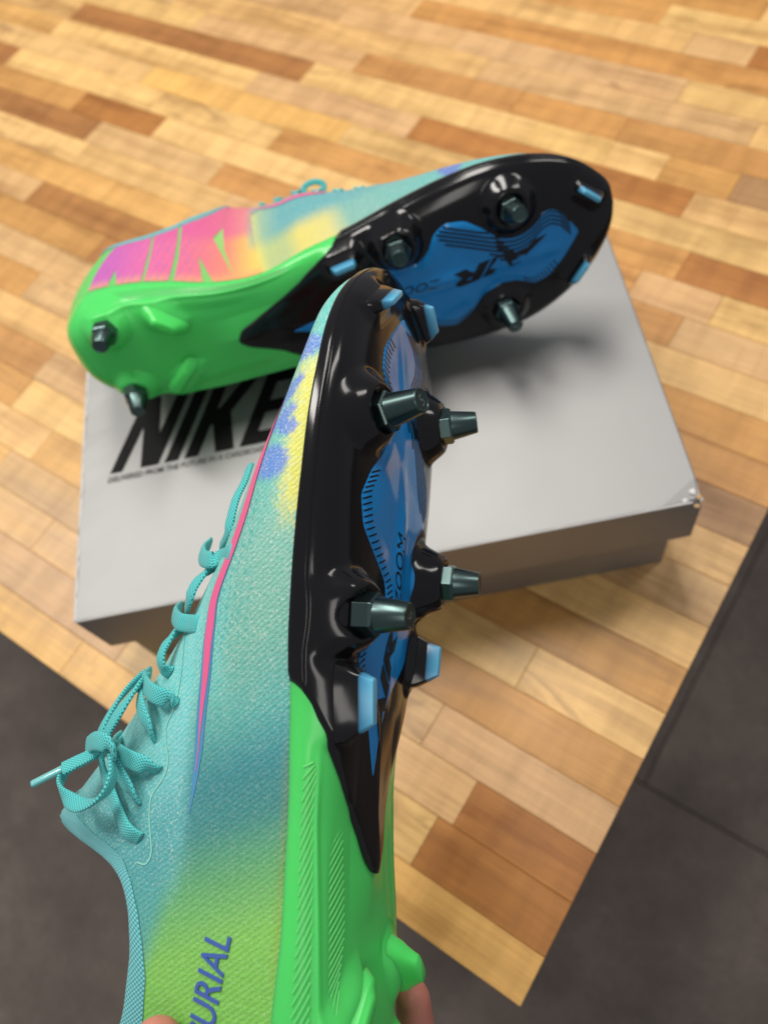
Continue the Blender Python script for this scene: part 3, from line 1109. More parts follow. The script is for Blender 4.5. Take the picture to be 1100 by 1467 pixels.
def blade(key, parent, sgn):
    bx, bm_, zt, ang, ln, wd = BLADE[key]
    a = math.radians(ang)
    ca, sa = math.cos(a), math.sin(a)
    base = float(sole_pt(bx, bm_, 0)[2])
    top = base + 2.0
    tall = (9.0 if key[0] == 'M' else 7.0)
    bot = base - tall

    def ring(z, l, w, shift=0.0, r=0.28):
        pts = []
        for sx, sy in ((1, 1), (-1, 1), (-1, -1), (1, -1)):
            for k in range(3):
                q = math.pi / 2 * k / 2
                cx, cy = math.cos(q), math.sin(q)
                if (sx, sy) == (-1, 1): cx, cy = -math.sin(q), math.cos(q)
                if (sx, sy) == (-1, -1): cx, cy = -math.cos(q), -math.sin(q)
                if (sx, sy) == (1, -1): cx, cy = math.sin(q), -math.cos(q)
                rr = r * w
                u = sx * (l / 2 - rr) + cx * rr + shift
                v = sy * (w / 2 - rr) + cy * rr
                pts.append((u, v, z))
        return pts

    def build(name, rings, mat, cap0=False, cols=None):
        vv, ff = [], []
        for r in rings:
            for u, v, z in r:
                vv.append(((bx + u * ca - v * sa) * 0.001, (bm_ + u * sa + v * ca) * 0.001 * sgn, z * 0.001))
        n = len(rings[0])
        for i in range(len(rings) - 1):
            for j in range(n):
                ff.append((i * n + j, i * n + (j + 1) % n, (i + 1) * n + (j + 1) % n, (i + 1) * n + j))
        ff.append(tuple(range((len(rings) - 1) * n, len(rings) * n)))
        if cap0:
            ff.append(tuple(range(n))[::-1])
        me = mesh(name, vv, ff, True)
        bm = bmesh.new()
        bm.from_mesh(me)
        bmesh.ops.recalc_face_normals(bm, faces=bm.faces[:])
        bm.to_mesh(me)
        bm.free()
        if cols:
            set_color(me, 'print', [(*srgb(*cols[i // n]), 1) for i in range(len(vv))])
        o = link(name, me, mat, parent)
        em = o.modifiers.new('edge', 'EDGE_SPLIT')
        em.split_angle = math.radians(40)
        return o
    mid = base - tall * 0.52
    L0, W0 = ln * 1.35, wd * 1.7
    build('blade', [ring(top, L0 * 1.1, W0 * 1.1), ring(base - tall * 0.15, L0, W0 * 0.86), ring(mid + 0.01, ln * 1.08, wd * 0.98)], M['black'])
    build('blade_tip', [ring(mid + 0.4, ln * 1.09, wd * 1.0), ring(mid - 0.8, ln * 1.03, wd * 0.9), ring(bot + 0.7, ln * 0.84, wd * 0.56, 0.5), ring(bot + 0.15, ln * 0.80, wd * 0.5, 0.5), ring(bot, ln * 0.74, wd * 0.4, 0.5)], M['tip'],
          cols=[(24, 44, 58), (66, 142, 182), (104, 186, 220), (108, 190, 222), (108, 190, 222)])


PA = table([(106, -9.5), (120, -14), (131, -21), (141, -26), (147, -24), (152, -16), (160, -10), (168, -12), (176, -21), (184, -29), (194, -31.5), (203, -26), (212, -16), (222, -12.5), (231, -14), (240, -19), (248, -17), (256, -10), (262, -3), (266, 2)])
PB = table([(106, -8.8), (120, -6), (131, 0), (141, 12), (152, 14), (160, 12), (170, 11), (180, 11), (187, 16), (191, 24), (198, 28), (208, 26.5), (216, 20.5), (222, 14.5), (230, 11.5), (237, 11.8), (243, 14.5), (247, 18.5), (252, 20), (258, 16.5), (263, 9), (266, 4)])


def hatch_strip(x0, m0, x1, m1, wd):
    """thin quad strip on the sole panel"""
    d = np.array([x1 - x0, m1 - m0])
    n = np.array([-d[1], d[0]]) / np.linalg.norm(d) * wd / 2
    k = np.linspace(0, 1, 5 if abs(x1 - x0) < 6 else 24)[:, None]
    c = np.array([x0, m0]) + d * k
    return c + n, c - n


def sole_details(parent, sgn):
    xs = np.concatenate([np.linspace(106, 266, 150)])
    w = np.linspace(0, 1, 44)
    A, B = PA(xs), PB(xs)
    X = np.repeat(xs[:, None], len(w), 1)
    Mm = A[:, None] + (B - A)[:, None] * w[None]
    edge = np.minimum(w, 1 - w)[None] * np.maximum((B - A), 0.5)[:, None]
    lift = 0.75 + 0.5 * np.clip(edge / 0.6, 0, 1)
    # sculpted facets of the panel
    fac = 0.9 * np.abs(((X + 0.7 * Mm) / 19.0) % 2 - 1) + 0.6 * np.abs(((X - 1.1 * Mm) / 27.0) % 2 - 1)
    fac = fac * np.clip(edge / 4.0, 0, 1) * np.clip((238 - X) / 16, 0, 1) * np.clip((X - 140) / 16, 0, 1)
    P = sole_pt(X, Mm, lift + fac * 0.9)
    panel = link('sole_panel', grid_mesh('sole_panel', P, sgn, ref=(0, 0, 30)), M['blue'], parent)

    def panel_pt(x, m, lift_):
        f = 0.9 * np.abs(((x + 0.7 * m) / 19.0) % 2 - 1) + 0.6 * np.abs(((x - 1.1 * m) / 27.0) % 2 - 1)
        e = np.minimum(m - PA(x), PB(x) - m)
        f = f * np.clip(e / 4.0, 0, 1) * np.clip((238 - x) / 16, 0, 1) * np.clip((x - 140) / 16, 0, 1)
        return sole_pt(x, m, 1.25 + lift_ + f * 0.9)
    # printed hatching along both edges of the panel
    vv, ff = [], []

    def strip(x0, m0, x1, m1, wd=0.55):
        a, b = hatch_strip(x0, m0, x1, m1, wd)
        k = len(vv)
        pa, pb = panel_pt(a[:, 0], a[:, 1], 0.14), panel_pt(b[:, 0], b[:, 1], 0.14)
        for p, q in zip(pa, pb):
            vv.append((p[0] * .001, p[1] * .001 * sgn, p[2] * .001))
            vv.append((q[0] * .001, q[1] * .001 * sgn, q[2] * .001))
        for i in range(len(pa) - 1):
            ff.append((k + 2 * i, k + 2 * i + 1, k + 2 * i + 3, k + 2 * i + 2))
    for x in np.arange(128, 204, 1.9):
        L = 3.2 if x < 172 else 4.6
        strip(x, PA(x) + 0.35, x + 1.6, PA(x) + L)
    for x in np.arange(236, 254, 1.9):
        strip(x, PA(x) + 0.35, x - 2.0, PA(x) + 4.5)
    for q in np.arange(0, 16, 2.3):
        a0, a1 = 189 + q * 1.2, 214 + q * 0.9
        pts = [(xx, 27 - q - 0.42 * (xx - 195)) for xx in np.linspace(a0 - 4, a1 + 8, 40)]
        pts = [(xx, mm) for xx, mm in pts if mm < PB(xx) - 0.4 and mm > PB(xx) - 13]
        if len(pts) > 3:
            strip(pts[0][0], pts[0][1], pts[-1][0], pts[-1][1], 1.0)
    for q in np.arange(0, 7, 2.2):
        pts = [(xx, PB(xx) - 0.6 - q) for xx in np.linspace(222, 262, 9)]
        for a, b in zip(pts[:-1], pts[1:]):
            strip(a[0], a[1], b[0], b[1], 0.9)
    me = mesh('hatching', vv, ff)
    h = link('hatching', me, M['panel_ink'], panel)
    h['kind'] = 'stuff'
    # lettering
    def word(txt, x0, x1, m0, m1, cap, bold):
        pol = text_polys(txt, 1.0, 0.35, bold)
        ax = [a for p in pol for a, b in p]
        lo, hi = min(ax), max(ax)
        wf, flat = [], []
        for p in pol:
            wf.append(tuple(range(len(flat), len(flat) + len(p))))
            flat += p
        A = np.array(flat)
        k = (A[:, 0] - lo) / (hi - lo)
        dx, dm = x1 - x0, m1 - m0
        ln = math.hypot(dx, dm)
        # tops of the letters point to the lateral side on both shoes
        ux, um = (dm / ln, -dx / ln) if sgn > 0 else (-dm / ln, dx / ln)
        hg = (A[:, 1] - 0.35) * cap
        wv = panel_pt(x0 + dx * k + ux * hg, m0 + dm * k + um * hg, 0.17) * np.array([.001, .001 * sgn, .001])
        link('lettering', mesh('lettering', wv, wf), M['panel_ink'], panel)
    return panel, word


def build_shoe(name, sgn):
    root = empty(name)
    # ---------------- upper
    nu, nv = 330, 84
    ts = np.concatenate([np.linspace(0, 3, 60, endpoint=False), np.linspace(3, 15, nu - 110, endpoint=False), np.linspace(15, NT_, 50)])
    q = np.linspace(0, 1, nv)
    rv = rim_v(ts)
    Tt = np.repeat(ts[:, None], nv, 1)
    Vl = q[None] * rv[:, None]
    Vr = 1 - q[None] * rim_v(ts, ZRM)[:, None]
    Pl, Pr = upper(Tt, Vl), upper(Tt, Vr)
    for P, V in ((Pl, Vl), (Pr, Vr)):
        pass
    # stitch both halves into one sheet: lateral half, then medial half
    Vv = np.concatenate([Pl.reshape(-1, 3), Pr.reshape(-1, 3)])
    n1 = Pl.shape[0] * nv
    F = []
    for i in range(len(ts) - 1):
        for j in range(nv - 1):
            a = i * nv + j
            F.append((a, a + nv, a + nv + 1, a + 1))
            F.append((n1 + a, n1 + a + 1, n1 + a + nv + 1, n1 + a + nv))
    if sgn < 0:
        F = [f[::-1] for f in F]
    me = mesh('upper', Vv * np.array([.001, .001 * sgn, .001]), F, True)
    C = print_colors(Vv, None)
    set_color(me, 'print', C)
    bm = bmesh.new()
    bm.from_mesh(me)
    bmesh.ops.remove_doubles(bm, verts=bm.verts[:], dist=0.00002)
    bm.to_mesh(me)
    bm.free()
    me.polygons.foreach_set('use_smooth', [True] * len(me.polygons))
    up = link('upper', me, M['upper'], root)
    me.materials.append(M['lining'])
    so = up.modifiers.new('thickness', 'SOLIDIFY')
    so.thickness = 0.0016
    so.offset = -1
    so.material_offset = 1
    # ---------------- forefoot plate
    v = np.unique(np.concatenate([np.linspace(0, 1, 170), np.linspace(0.43, 0.57, 60)]))
    tb = t_bound(v)
    s = np.linspace(0, 1, 230)
    s = np.where(s > 0.8, 0.8 + 0.2 * (1 - (1 - (s - 0.8) / 0.2) ** 1.6), s)
    Tt = tb[None] + (NT_ - tb)[None] * s[:, None]
    Vv2 = np.repeat(v[None], len(s), 0)
    d = np.minimum(v, 1 - v)[None] * np.ones((len(s), 1))
    off = 0.9 + 0.55 * (1 - sstep(0.075 - d, 0.0, 0.012) * 0 - sm(d, 0.055, 0.07))
    off = off * (0.35 + 0.65 * sm(s, 0, 0.012))[:, None] + 0.5 * sm(d, 0.07, 0.3) * sm(-s, -0.10, -0.02)[:, None]
    P = sole(Tt, Vv2, off)
    fp = link('forefoot_plate', grid_mesh('forefoot_plate', P, sgn, ref=(0, 0, 30)), M['black'], root)
    so = fp.modifiers.new('thickness', 'SOLIDIFY')
    so.thickness = 0.0022
    so.offset = -1
    # ---------------- heel plate
    s = np.linspace(0, 1, 150)
    s = 1 - np.sqrt(np.clip(1 - s, 0, 1) * 1.0) if False else s ** 1.25
    Tt = (tb + 0.35)[None] * s[:, None]
    Vh = np.repeat(v[None], len(s), 0)
    P0 = sole(Tt, Vh)
    xx = P0[..., 0]
    dv = np.minimum(Vh, 1 - Vh)
    off = 0.25 + 0.9 * np.exp(-((dv - 0.20 - 0.0006 * np.clip(60 - xx, -40, 80)) / 0.022) ** 2) * sm(xx, -5, 15) * sm(-xx, -125, -90)
    off = off - 1.1 * sm(dv, 0.24, 0.34) * sm(xx, 20, 45) * sm(-xx, -100, -70)
    P = sole(Tt, Vh, off)
    hp = link('heel_plate', grid_mesh('heel_plate', P, sgn, ref=(0, 0, 30)), M['green'], root)
    so = hp.modifiers.new('thickness', 'SOLIDIFY')
    so.thickness = 0.002
    so.offset = -1
    # raised diagonal ribs on the heel plate sides
    rv_, rf = [], []

    def rib(t0, v0, t1, v1, wd, lift=0.42):
        k = np.linspace(0, 1, 9)
        tt, vv_ = t0 + (t1 - t0) * k, v0 + (v1 - v0) * k
        pp = sole(tt, vv_, 0.25 + lift)
        lo = sole(tt, vv_, 0.0)
        dd = np.gradient(pp, axis=0)
        nn = pp - lo
        nn /= np.linalg.norm(nn, axis=1, keepdims=True) + 1e-9
        sd = np.cross(dd, nn)
        sd /= np.linalg.norm(sd, axis=1, keepdims=True) + 1e-9
        b0 = len(rv_)
        for p, l_, w_ in zip(pp, lo, sd):
            for e in (l_ + w_ * wd, p + w_ * wd * 0.4, p - w_ * wd * 0.4, l_ - w_ * wd):
                rv_.append((e[0] * .001, e[1] * .001 * sgn, e[2] * .001))
        for i in range(len(k) - 1):
            for j in range(3):
                a = b0 + i * 4 + j
                rf.append((a, a + 1, a + 5, a + 4))
    for side in (0, 1):
        for i, x in enumerate(np.arange(18, 112, 3.3)):
            w = sm(x, 95, 122)
            sl = 10.0 * (1 - w) - 4.0 * w
            a0, a1 = 0.07, 0.165 - 0.05 * w
            if side == 0:
                rib(x2t(x), a0, x2t(x + sl), a1, 0.38)
            else:
                rib(x2t(x), 1 - a0, x2t(x + sl), 1 - a1, 0.38)
        for i, x in enumerate(np.arange(40, 96, 2.3)):
            va, vb = 0.265, 0.265 + 0.11 * sm(x, 20, 60)
            for tries in range(6):
                if float(x2t(x + 7)) > float(t_bound(np.array(vb))) - 0.12:
                    vb -= 0.02
            if vb - va > 0.03:
                if side == 0:
                    rib(x2t(x), va, x2t(x + 7), vb, 0.3, -0.35)
    rb = link('rib_lines', mesh('rib_lines', rv_, rf, False), M['rib'], hp)
    rb['kind'] = 'stuff'
    # moulded green heel blades
    for bx, bm_, ang in ((42, 17.5, -43), (38, -17, 40)):
        heel_blade(root, sgn, bx, bm_, ang, 0.85 if bm_ > 0 else 0.3)
    for key in ('FM', 'MM', 'FL', 'ML', 'HM', 'HL'):
        tri_stud('stud', *STUD[key], root, sgn, {'FL': '5', 'ML': '6'}.get(key), {'ML': 0.62, 'MM': 0.9, 'HL': 0.7}.get(key, 0.3))
    for key in BLADE:
        blade(key, root, sgn)
    panel, word = sole_details(root, sgn)
    if sgn > 0:
        word('AIR', 112, 152, -9, -4, 9.0, 0.05)
        word('ZOOM', 160, 186, -3.5, -3.5, 6.0, 0.0)
    else:
        word('AIR', 250, 197, 3, -4, 11.0, 0.05)
        word('ZOOM', 190, 160, -2, -2, 7.0, 0.0)
    return root, up, hp


def heel_blade(root, sgn, bx, bm_, ang, hk=1.0):
    a = math.radians(ang)
    ca, sa = math.cos(a), math.sin(a)
    base = float(sole_pt(bx, bm_, 0)[2])
    vv, ff = [], []
    lev = [(base + 3, 27, 9), (base - 0.2 * hk, 22, 8), (base - 2.2 * hk, 18, 6.6), (base - 4.6 * hk, 14.5, 5.4), (base - 6.2 * hk, 12.5, 4.8), (base - 6.7 * hk, 11.8, 4.2)]
    n = 24
    for z, l, w in lev:
        for i in range(n):
            q = 2 * math.pi * i / n
            c, s = math.cos(q), math.sin(q)
            u = l / 2 * math.copysign(abs(c) ** 0.6, c)
            p = w / 2 * math.copysign(abs(s) ** 0.6, s)
            vv.append(((bx + u * ca - p * sa) * .001, (bm_ + u * sa + p * ca) * .001 * sgn, z * .001))
    for i in range(len(lev) - 1):
        for j in range(n):
            ff.append((i * n + j, i * n + (j + 1) % n, (i + 1) * n + (j + 1) % n, (i + 1) * n + j))
    ff.append(tuple(range((len(lev) - 1) * n, len(lev) * n)))
    me = mesh('heel_blade', vv, ff, True)
    bm = bmesh.new()
    bm.from_mesh(me)
    bmesh.ops.recalc_face_normals(bm, faces=bm.faces[:])
    bm.to_mesh(me)
    bm.free()
    link('heel_blade', me, M['green'], root)


# ------------------------------------------------------------------ ribbons, prints, laces
def surf_ribbon(name, path, hw, lift, mat, parent, sgn, n=90, colfn=None):
    """flat print along a path of (t, v) on the upper; hw = half widths in mm at the path points"""
    P = np.array(path, float)
    k = np.linspace(0, len(P) - 1, n)
    c = catmull(P, k)
    h = np.interp(k, np.arange(len(P)), hw)
    c3 = upper_pt(c[:, 0], c[:, 1], 0.0)
    e = 0.004
    # surface frame along the path
    du = (upper(c[:, 0] + e, c[:, 1]) - upper(c[:, 0] - e, c[:, 1])) / (2 * e)
    dv = (upper(c[:, 0], c[:, 1] + e) - upper(c[:, 0], c[:, 1] - e)) / (2 * e)
    tg = np.gradient(c3, axis=0)
    tg /= np.linalg.norm(tg, axis=1, keepdims=True) + 1e-9
    nr = np.cross(du, dv)
    nr /= np.linalg.norm(nr, axis=1, keepdims=True) + 1e-9
    sd = np.cross(tg, nr)
    rows = []
    for f in np.linspace(-1, 1, 5):
        off = sd * (h * f)[:, None]
        # solve the offset in surface parameters
        A = np.stack([(du * du).sum(1), (du * dv).sum(1), (dv * dv).sum(1)], 1)
        b1, b2 = (off * du).sum(1), (off * dv).sum(1)
        det = A[:, 0] * A[:, 2] - A[:, 1] ** 2
        dt = (b1 * A[:, 2] - b2 * A[:, 1]) / det
        dw = (A[:, 0] * b2 - A[:, 1] * b1) / det
        rows.append(upper_pt(np.clip(c[:, 0] + dt, 0.01, NT_ - 0.01), np.clip(c[:, 1] + dw, 0.002, 0.998), lift))
    G = np.stack(rows, 1)
    return link(name, grid_mesh(name, G, sgn, ref=(0, 0, 30)), mat, parent)


def sweep(name, pts, w, th, mat, parent, sgn, center=(0, 0, 45), n_per=10, up=None):
    """flat woven lace swept along pts (mm, shoe space); its flat side faces away from the shoe's core"""
    P = np.array(pts, float)
    k = np.linspace(0, len(P) - 1, n_per * (len(P) - 1) + 1)
    c = catmull(P, k)
    tg = np.gradient(c, axis=0)
    tg /= np.linalg.norm(tg, axis=1, keepdims=True) + 1e-9
    if up is None:
        core = np.stack([c[:, 0] * 0.9 + 10, np.full(len(c), 2.0), np.full(len(c), center[2] * 0.8)], 1)
        nr = c - core
        nr /= np.linalg.norm(nr, axis=1, keepdims=True) + 1e-9
        nr = nr + np.array([0.0, -1.3, 0.35])
    else:
        nr = np.repeat(np.array([up], float), len(c), 0)
    nr = nr - (nr * tg).sum(1, keepdims=True) * tg
    nr /= np.linalg.norm(nr, axis=1, keepdims=True) + 1e-9
    sd = np.cross(tg, nr)
    N = 14
    V, Rb = [], []
    s = np.concatenate([[0], np.cumsum(np.linalg.norm(np.diff(c, axis=0), axis=1))])
    for i in range(len(c)):
        for j in range(N):
            a = 2 * math.pi * j / N
            ca, sa = math.cos(a), math.sin(a)
            u = math.copysign(abs(ca) ** 0.7, ca) * w / 2
            v = math.copysign(abs(sa) ** 0.8, sa) * th / 2
            q = c[i] + sd[i] * u + nr[i] * v
            V.append((q[0] * .001, q[1] * .001 * sgn, q[2] * .001))
            Rb.append((s[i] * 5.2, u * 6.0, 0))
    F = []
    for i in range(len(c) - 1):
        for j in range(N):
            F.append((i * N + j, i * N + (j + 1) % N, (i + 1) * N + (j + 1) % N, (i + 1) * N + j))
    F.append(tuple(range(N)))
    F.append(tuple(range((len(c) - 1) * N, len(c) * N)))
    me = mesh(name, V, F, True)
    set_vec(me, 'rib', Rb)
    bm = bmesh.new()
    bm.from_mesh(me)
    bmesh.ops.recalc_face_normals(bm, faces=bm.faces[:])
    bm.to_mesh(me)
    bm.free()
    return link(name, me, mat, parent)


STRANDS = {
    'a': [(209.3, -14.0, 53.6), (202.2, -20.0, 51.5), (194.9, -25.0, 51.1), (187.1, -28.0, 50.6), (182.4, -27.0, 52.0), (179.6, -18.0, 60.1)],
    'b': [(174.6, -38.9, 41.9), (174.3, -29.0, 52.1), (173.2, -30.0, 55.5), (174.1, -26.0, 61.6), (177.9, -16.0, 69.7), (181.9, -6.0, 74.1)],
    'c': [(171.9, -20.0, 60.9), (168.7, -27.0, 60.3), (164.1, -30.0, 61.7), (159.8, -30.0, 63.2), (156.8, -24.0, 68.2)],
    'd': [(151.4, -32.2, 57.3), (151.6, -29.0, 63.9), (152.3, -27.0, 69.0), (155.1, -16.0, 79.4), (157.7, -4.0, 86.3)],
    'e': [(150.6, -18.0, 73.8), (147.0, -26.0, 72.1), (142.6, -29.0, 72.8), (139.0, -30.0, 72.7), (136.1, -29.0, 72.0), (134.7, -27.3, 69.9)],
    'f': [(126.4, -31.7, 63.9), (126.9, -35.0, 65.7), (128.0, -35.0, 70.4), (129.7, -30.0, 77.5), (131.3, -18.0, 88.7), (132.8, -6.0, 96.1)],
    'g': [(113.2, -29.1, 73.5), (117.3, -33.0, 73.0), (121.6, -33.0, 75.8), (125.4, -30.0, 79.9), (128.6, -22.0, 85.7), (130.7, -10.0, 93.2)],
    'h': [(103.5, -32.5, 67.6), (105.3, -36.0, 70.8), (106.3, -36.0, 76.0), (107.4, -33.0, 83.4), (108.1, -22.0, 95.8), (108.7, -8.0, 105.1)],
    'i': [(92.9, -32.0, 75.1), (96.7, -35.0, 76.2), (100.7, -35.0, 80.2), (104.5, -33.0, 84.8), (107.0, -26.0, 91.2), (108.4, -12.0, 100.4)],
    'j': [(82.0, -34.2, 70.9), (84.5, -36.0, 74.9), (88.9, -34.0, 80.7), (94.0, -32.0, 86.0), (99.7, -31.0, 90.7), (105.5, -33.0, 91.5), (108.9, -33.0, 92.3)],
    'k': [(132.1, -22.0, 83.7), (129.0, -30.0, 81.6), (123.0, -35.0, 82.5), (116.0, -36.0, 86.1), (110.8, -36.0, 88.3)],
    'l': [(133.0, -14.0, 92.2), (129.1, -20.0, 92.4), (123.5, -27.0, 91.9), (116.7, -32.0, 92.1), (110.8, -34.0, 92.5)],
    'm': [(109.8, -38.0, 85.8), (105.6, -40.0, 80.6), (100.4, -42.0, 78.1), (95.1, -43.0, 80.5), (91.5, -42.0, 88.4), (92.4, -40.0, 97.6), (96.0, -38.0, 103.1), (99.9, -36.0, 103.2), (102.6, -35.0, 97.8), (105.9, -35.0, 91.6)],
    'n': [(110.0, -34.0, 90.6), (106.0, -34.0, 94.9), (103.5, -36.0, 98.8), (101.1, -38.0, 102.7)],
    'o': [(101.1, -38.0, 102.7), (98.6, -40.0, 106.5), (95.6, -42.0, 111.4)],
    'p': [(108.4, -30.0, 100.2), (111.6, -40.0, 88.4), (111.6, -43.0, 81.0), (108.7, -40.0, 80.1), (105.7, -30.0, 89.4)],
}
WIDE = dict(a=4.2, b=6.0, c=5.2, d=6.2, e=5.4, f=6.2, g=5.8, h=6.2, i=5.8, j=6.0, k=5.4, l=5.4, m=5.6, n=5.2, p=6.2)

STRIPE = [(12.3, 0.20), (11.9, 0.19), (11.54, 0.185), (11.17, 0.179), (10.52, 0.176), (9.97, 0.190), (9.47, 0.196), (9.01, 0.174), (8.44, 0.149), (7.66, 0.129), (7.2, 0.121), (6.68, 0.114)]
STRIPE_W = [0.5, 1.5, 2.0, 2.2, 2.4, 2.5, 2.5, 2.2, 1.4, 0.25, 0.08, 0.02]
STRIPE_E = [0.2, 1.0, 1.6, 2.0, 2.4, 2.7, 3.0, 2.9, 2.5, 1.8, 1.1, 0.08]
SEAM = [(8.95, 0.293), (8.67, 0.243), (8.35, 0.213), (7.98, 0.198), (7.68, 0.201), (7.3, 0.174), (7.08, 0.17), (6.83, 0.178), (6.6, 0.17), (6.2, 0.149), (6.01, 0.152), (6.0, 0.165)]

M['seam'] = plain('pale_seam', srgb(150, 220, 205), 0.5)


def prints(root, up, sgn):
    surf_ribbon('stripe_edge', STRIPE, STRIPE_E, 0.20, M['edge'], up, sgn)
    surf_ribbon('stripe', STRIPE[:-1], STRIPE_W[:-1], 0.32, M['pink'], up, sgn)
    surf_ribbon('seam', SEAM, [0.28] * len(SEAM), 0.25, M['seam'], up, sgn)
    # medial stripe
    mp_ = [(5.9, 0.70), (6.4, 0.70), (6.9, 0.70), (7.5, 0.715), (8.0, 0.712), (8.35, 0.70), (8.6, 0.695)]
    surf_ribbon('stripe_edge', mp_, [0.3, 1.2, 1.8, 2.2, 2.4, 2.4, 2.2], 0.20, M['edge'], up, sgn)
    surf_ribbon('stripe', mp_[1:], [0.2, 1.0, 1.7, 2.0, 2.1, 2.0], 0.32, M['pink'], up, sgn)
    # big cropped letters printed on the medial heel: polygons in (t * 10, v * 100)
    big = {
        'N': [(29.6, 99.8), (30.4, 94.5), (31.6, 89.0), (33, 84), (36, 80), (43.2, 78), (43.4, 88.0), (43.2, 93), (43.0, 99.8), (37.2, 99.8), (36.0, 93.8), (35.2, 99.8)],
        'I': [(43.6, 99.8), (43.9, 93), (43.9, 86), (43.7, 78), (49.6, 74), (49.8, 86.0), (49.6, 92), (49.1, 99.8)],
        'K': [(50.2, 99.8), (50.5, 92), (50.5, 84), (50.3, 74), (54, 73), (58, 68), (60.9, 66), (59.8, 80.6), (57.8, 84.8), (60.3, 91.5), (62.6, 97.6), (62.7, 99.8), (58.6, 99.8), (54.8, 91.2), (56.4, 99.8)],
        'E': [(62.7, 99.8), (62.65, 97.2), (60.5, 89.0), (59.9, 80.7), (61.0, 66), (64, 66), (69.2, 66.6), (69.4, 70.5), (66.6, 74.5), (67.4, 86), (68.0, 92), (69.6, 99.8)],
    }
    lim_t = np.linspace(0, 9, 200)
    lim_v = 1 - rim_v(lim_t, ZRM) + np.interp(lim_t, [3, 5, 6, 6.5, 7], [0.018, 0.018, 0.03, 0.17, 0.19])

    def fm(a, b, z):
        p = upper_pt(a / 10.0, np.maximum(b / 100.0, np.interp(a / 10.0, lim_t, lim_v)), np.full(len(a), 0.28))
        return p * np.array([.001, .001 * sgn, .001])
    for ch, poly in big.items():
        me = poly_mesh('print_letter', [poly], fm, 0.5)
        # face the print outward
        V = np.array([v.co for v in me.vertices])
        x = V[:, 0] * 1000
        z = V[:, 2] * 1000
        h = z - ZFM(x)
        n = np.sin(x * 0.9 + h * 0.5) * np.sin(h * 0.8 - x * 0.35) + 0.5 * np.sin(x * 2.3) * np.sin(h * 1.7)
        col = lerp_cols(x, [(0, (206, 96, 186)), (14, (214, 98, 186)), (30, (236, 108, 168)), (52, (240, 112, 152)), (66, (240, 124, 134)), (78, (242, 140, 118)), (88, (246, 190, 104)), (98, (244, 222, 104))])
        col = blend(col, (250, 176, 112), np.clip(1 - h / 12, 0, 1) * 0.8)
        col = blend(col, (150, 104, 200), np.clip(sm(n, 0.25, 0.8), 0, 1) * 0.55 * np.clip((72 - x) / 20, 0, 1))
        col = blend(col, (226, 82, 160), sm(h, 44, 60) * 0.6)
        col = blend(col, (112, 184, 182), sm(x, 87, 97) * sm(h, 26, 44))
        set_color(me, 'print', np.concatenate([col, np.zeros((len(col), 1)) + 0.04], 1))
        link('print_letter', me, M['upper'], up)
    # raised word on the lateral heel
    pol = text_polys('MERCURIAL', 1.0, 0.28, 0.0)
    ax = [a for p in pol for a, b in p]
    lo, hi = min(ax), max(ax)
    by = [b for p in pol for a, b in p]
    blo, bhi = min(by), max(by)
    bm = bmesh.new()
    for p in pol:
        bm.faces.new([bm.verts.new((a, b, 0)) for a, b in p])
    bmesh.ops.remove_doubles(bm, verts=bm.verts[:], dist=1e-4)
    r = bmesh.ops.extrude_face_region(bm, geom=bm.faces[:])
    for v in r['geom']:
        if isinstance(v, bmesh.types.BMVert):
            v.co.z = 1.0
    X0, X1 = 7.0, 59.6
    Q = np.array([v.co for v in bm.verts])
    x = X0 + (X1 - X0) * (Q[:, 0] - lo) / (hi - lo)
    vq = np.interp(x, [7, 34, 59], [0.060, 0.0525, 0.0455]) + (Q[:, 1] - blo) / (bhi - blo) * 0.026
    p = upper_pt(x2t(x), vq, 0.1 + 0.55 * Q[:, 2]) * np.array([.001, .001 * sgn, .001])
    for v, q in zip(bm.verts, p):
        v.co = q
    bmesh.ops.recalc_face_normals(bm, faces=bm.faces[:])
    link('lettering', bm_mesh('lettering', bm), M['letter'], up)


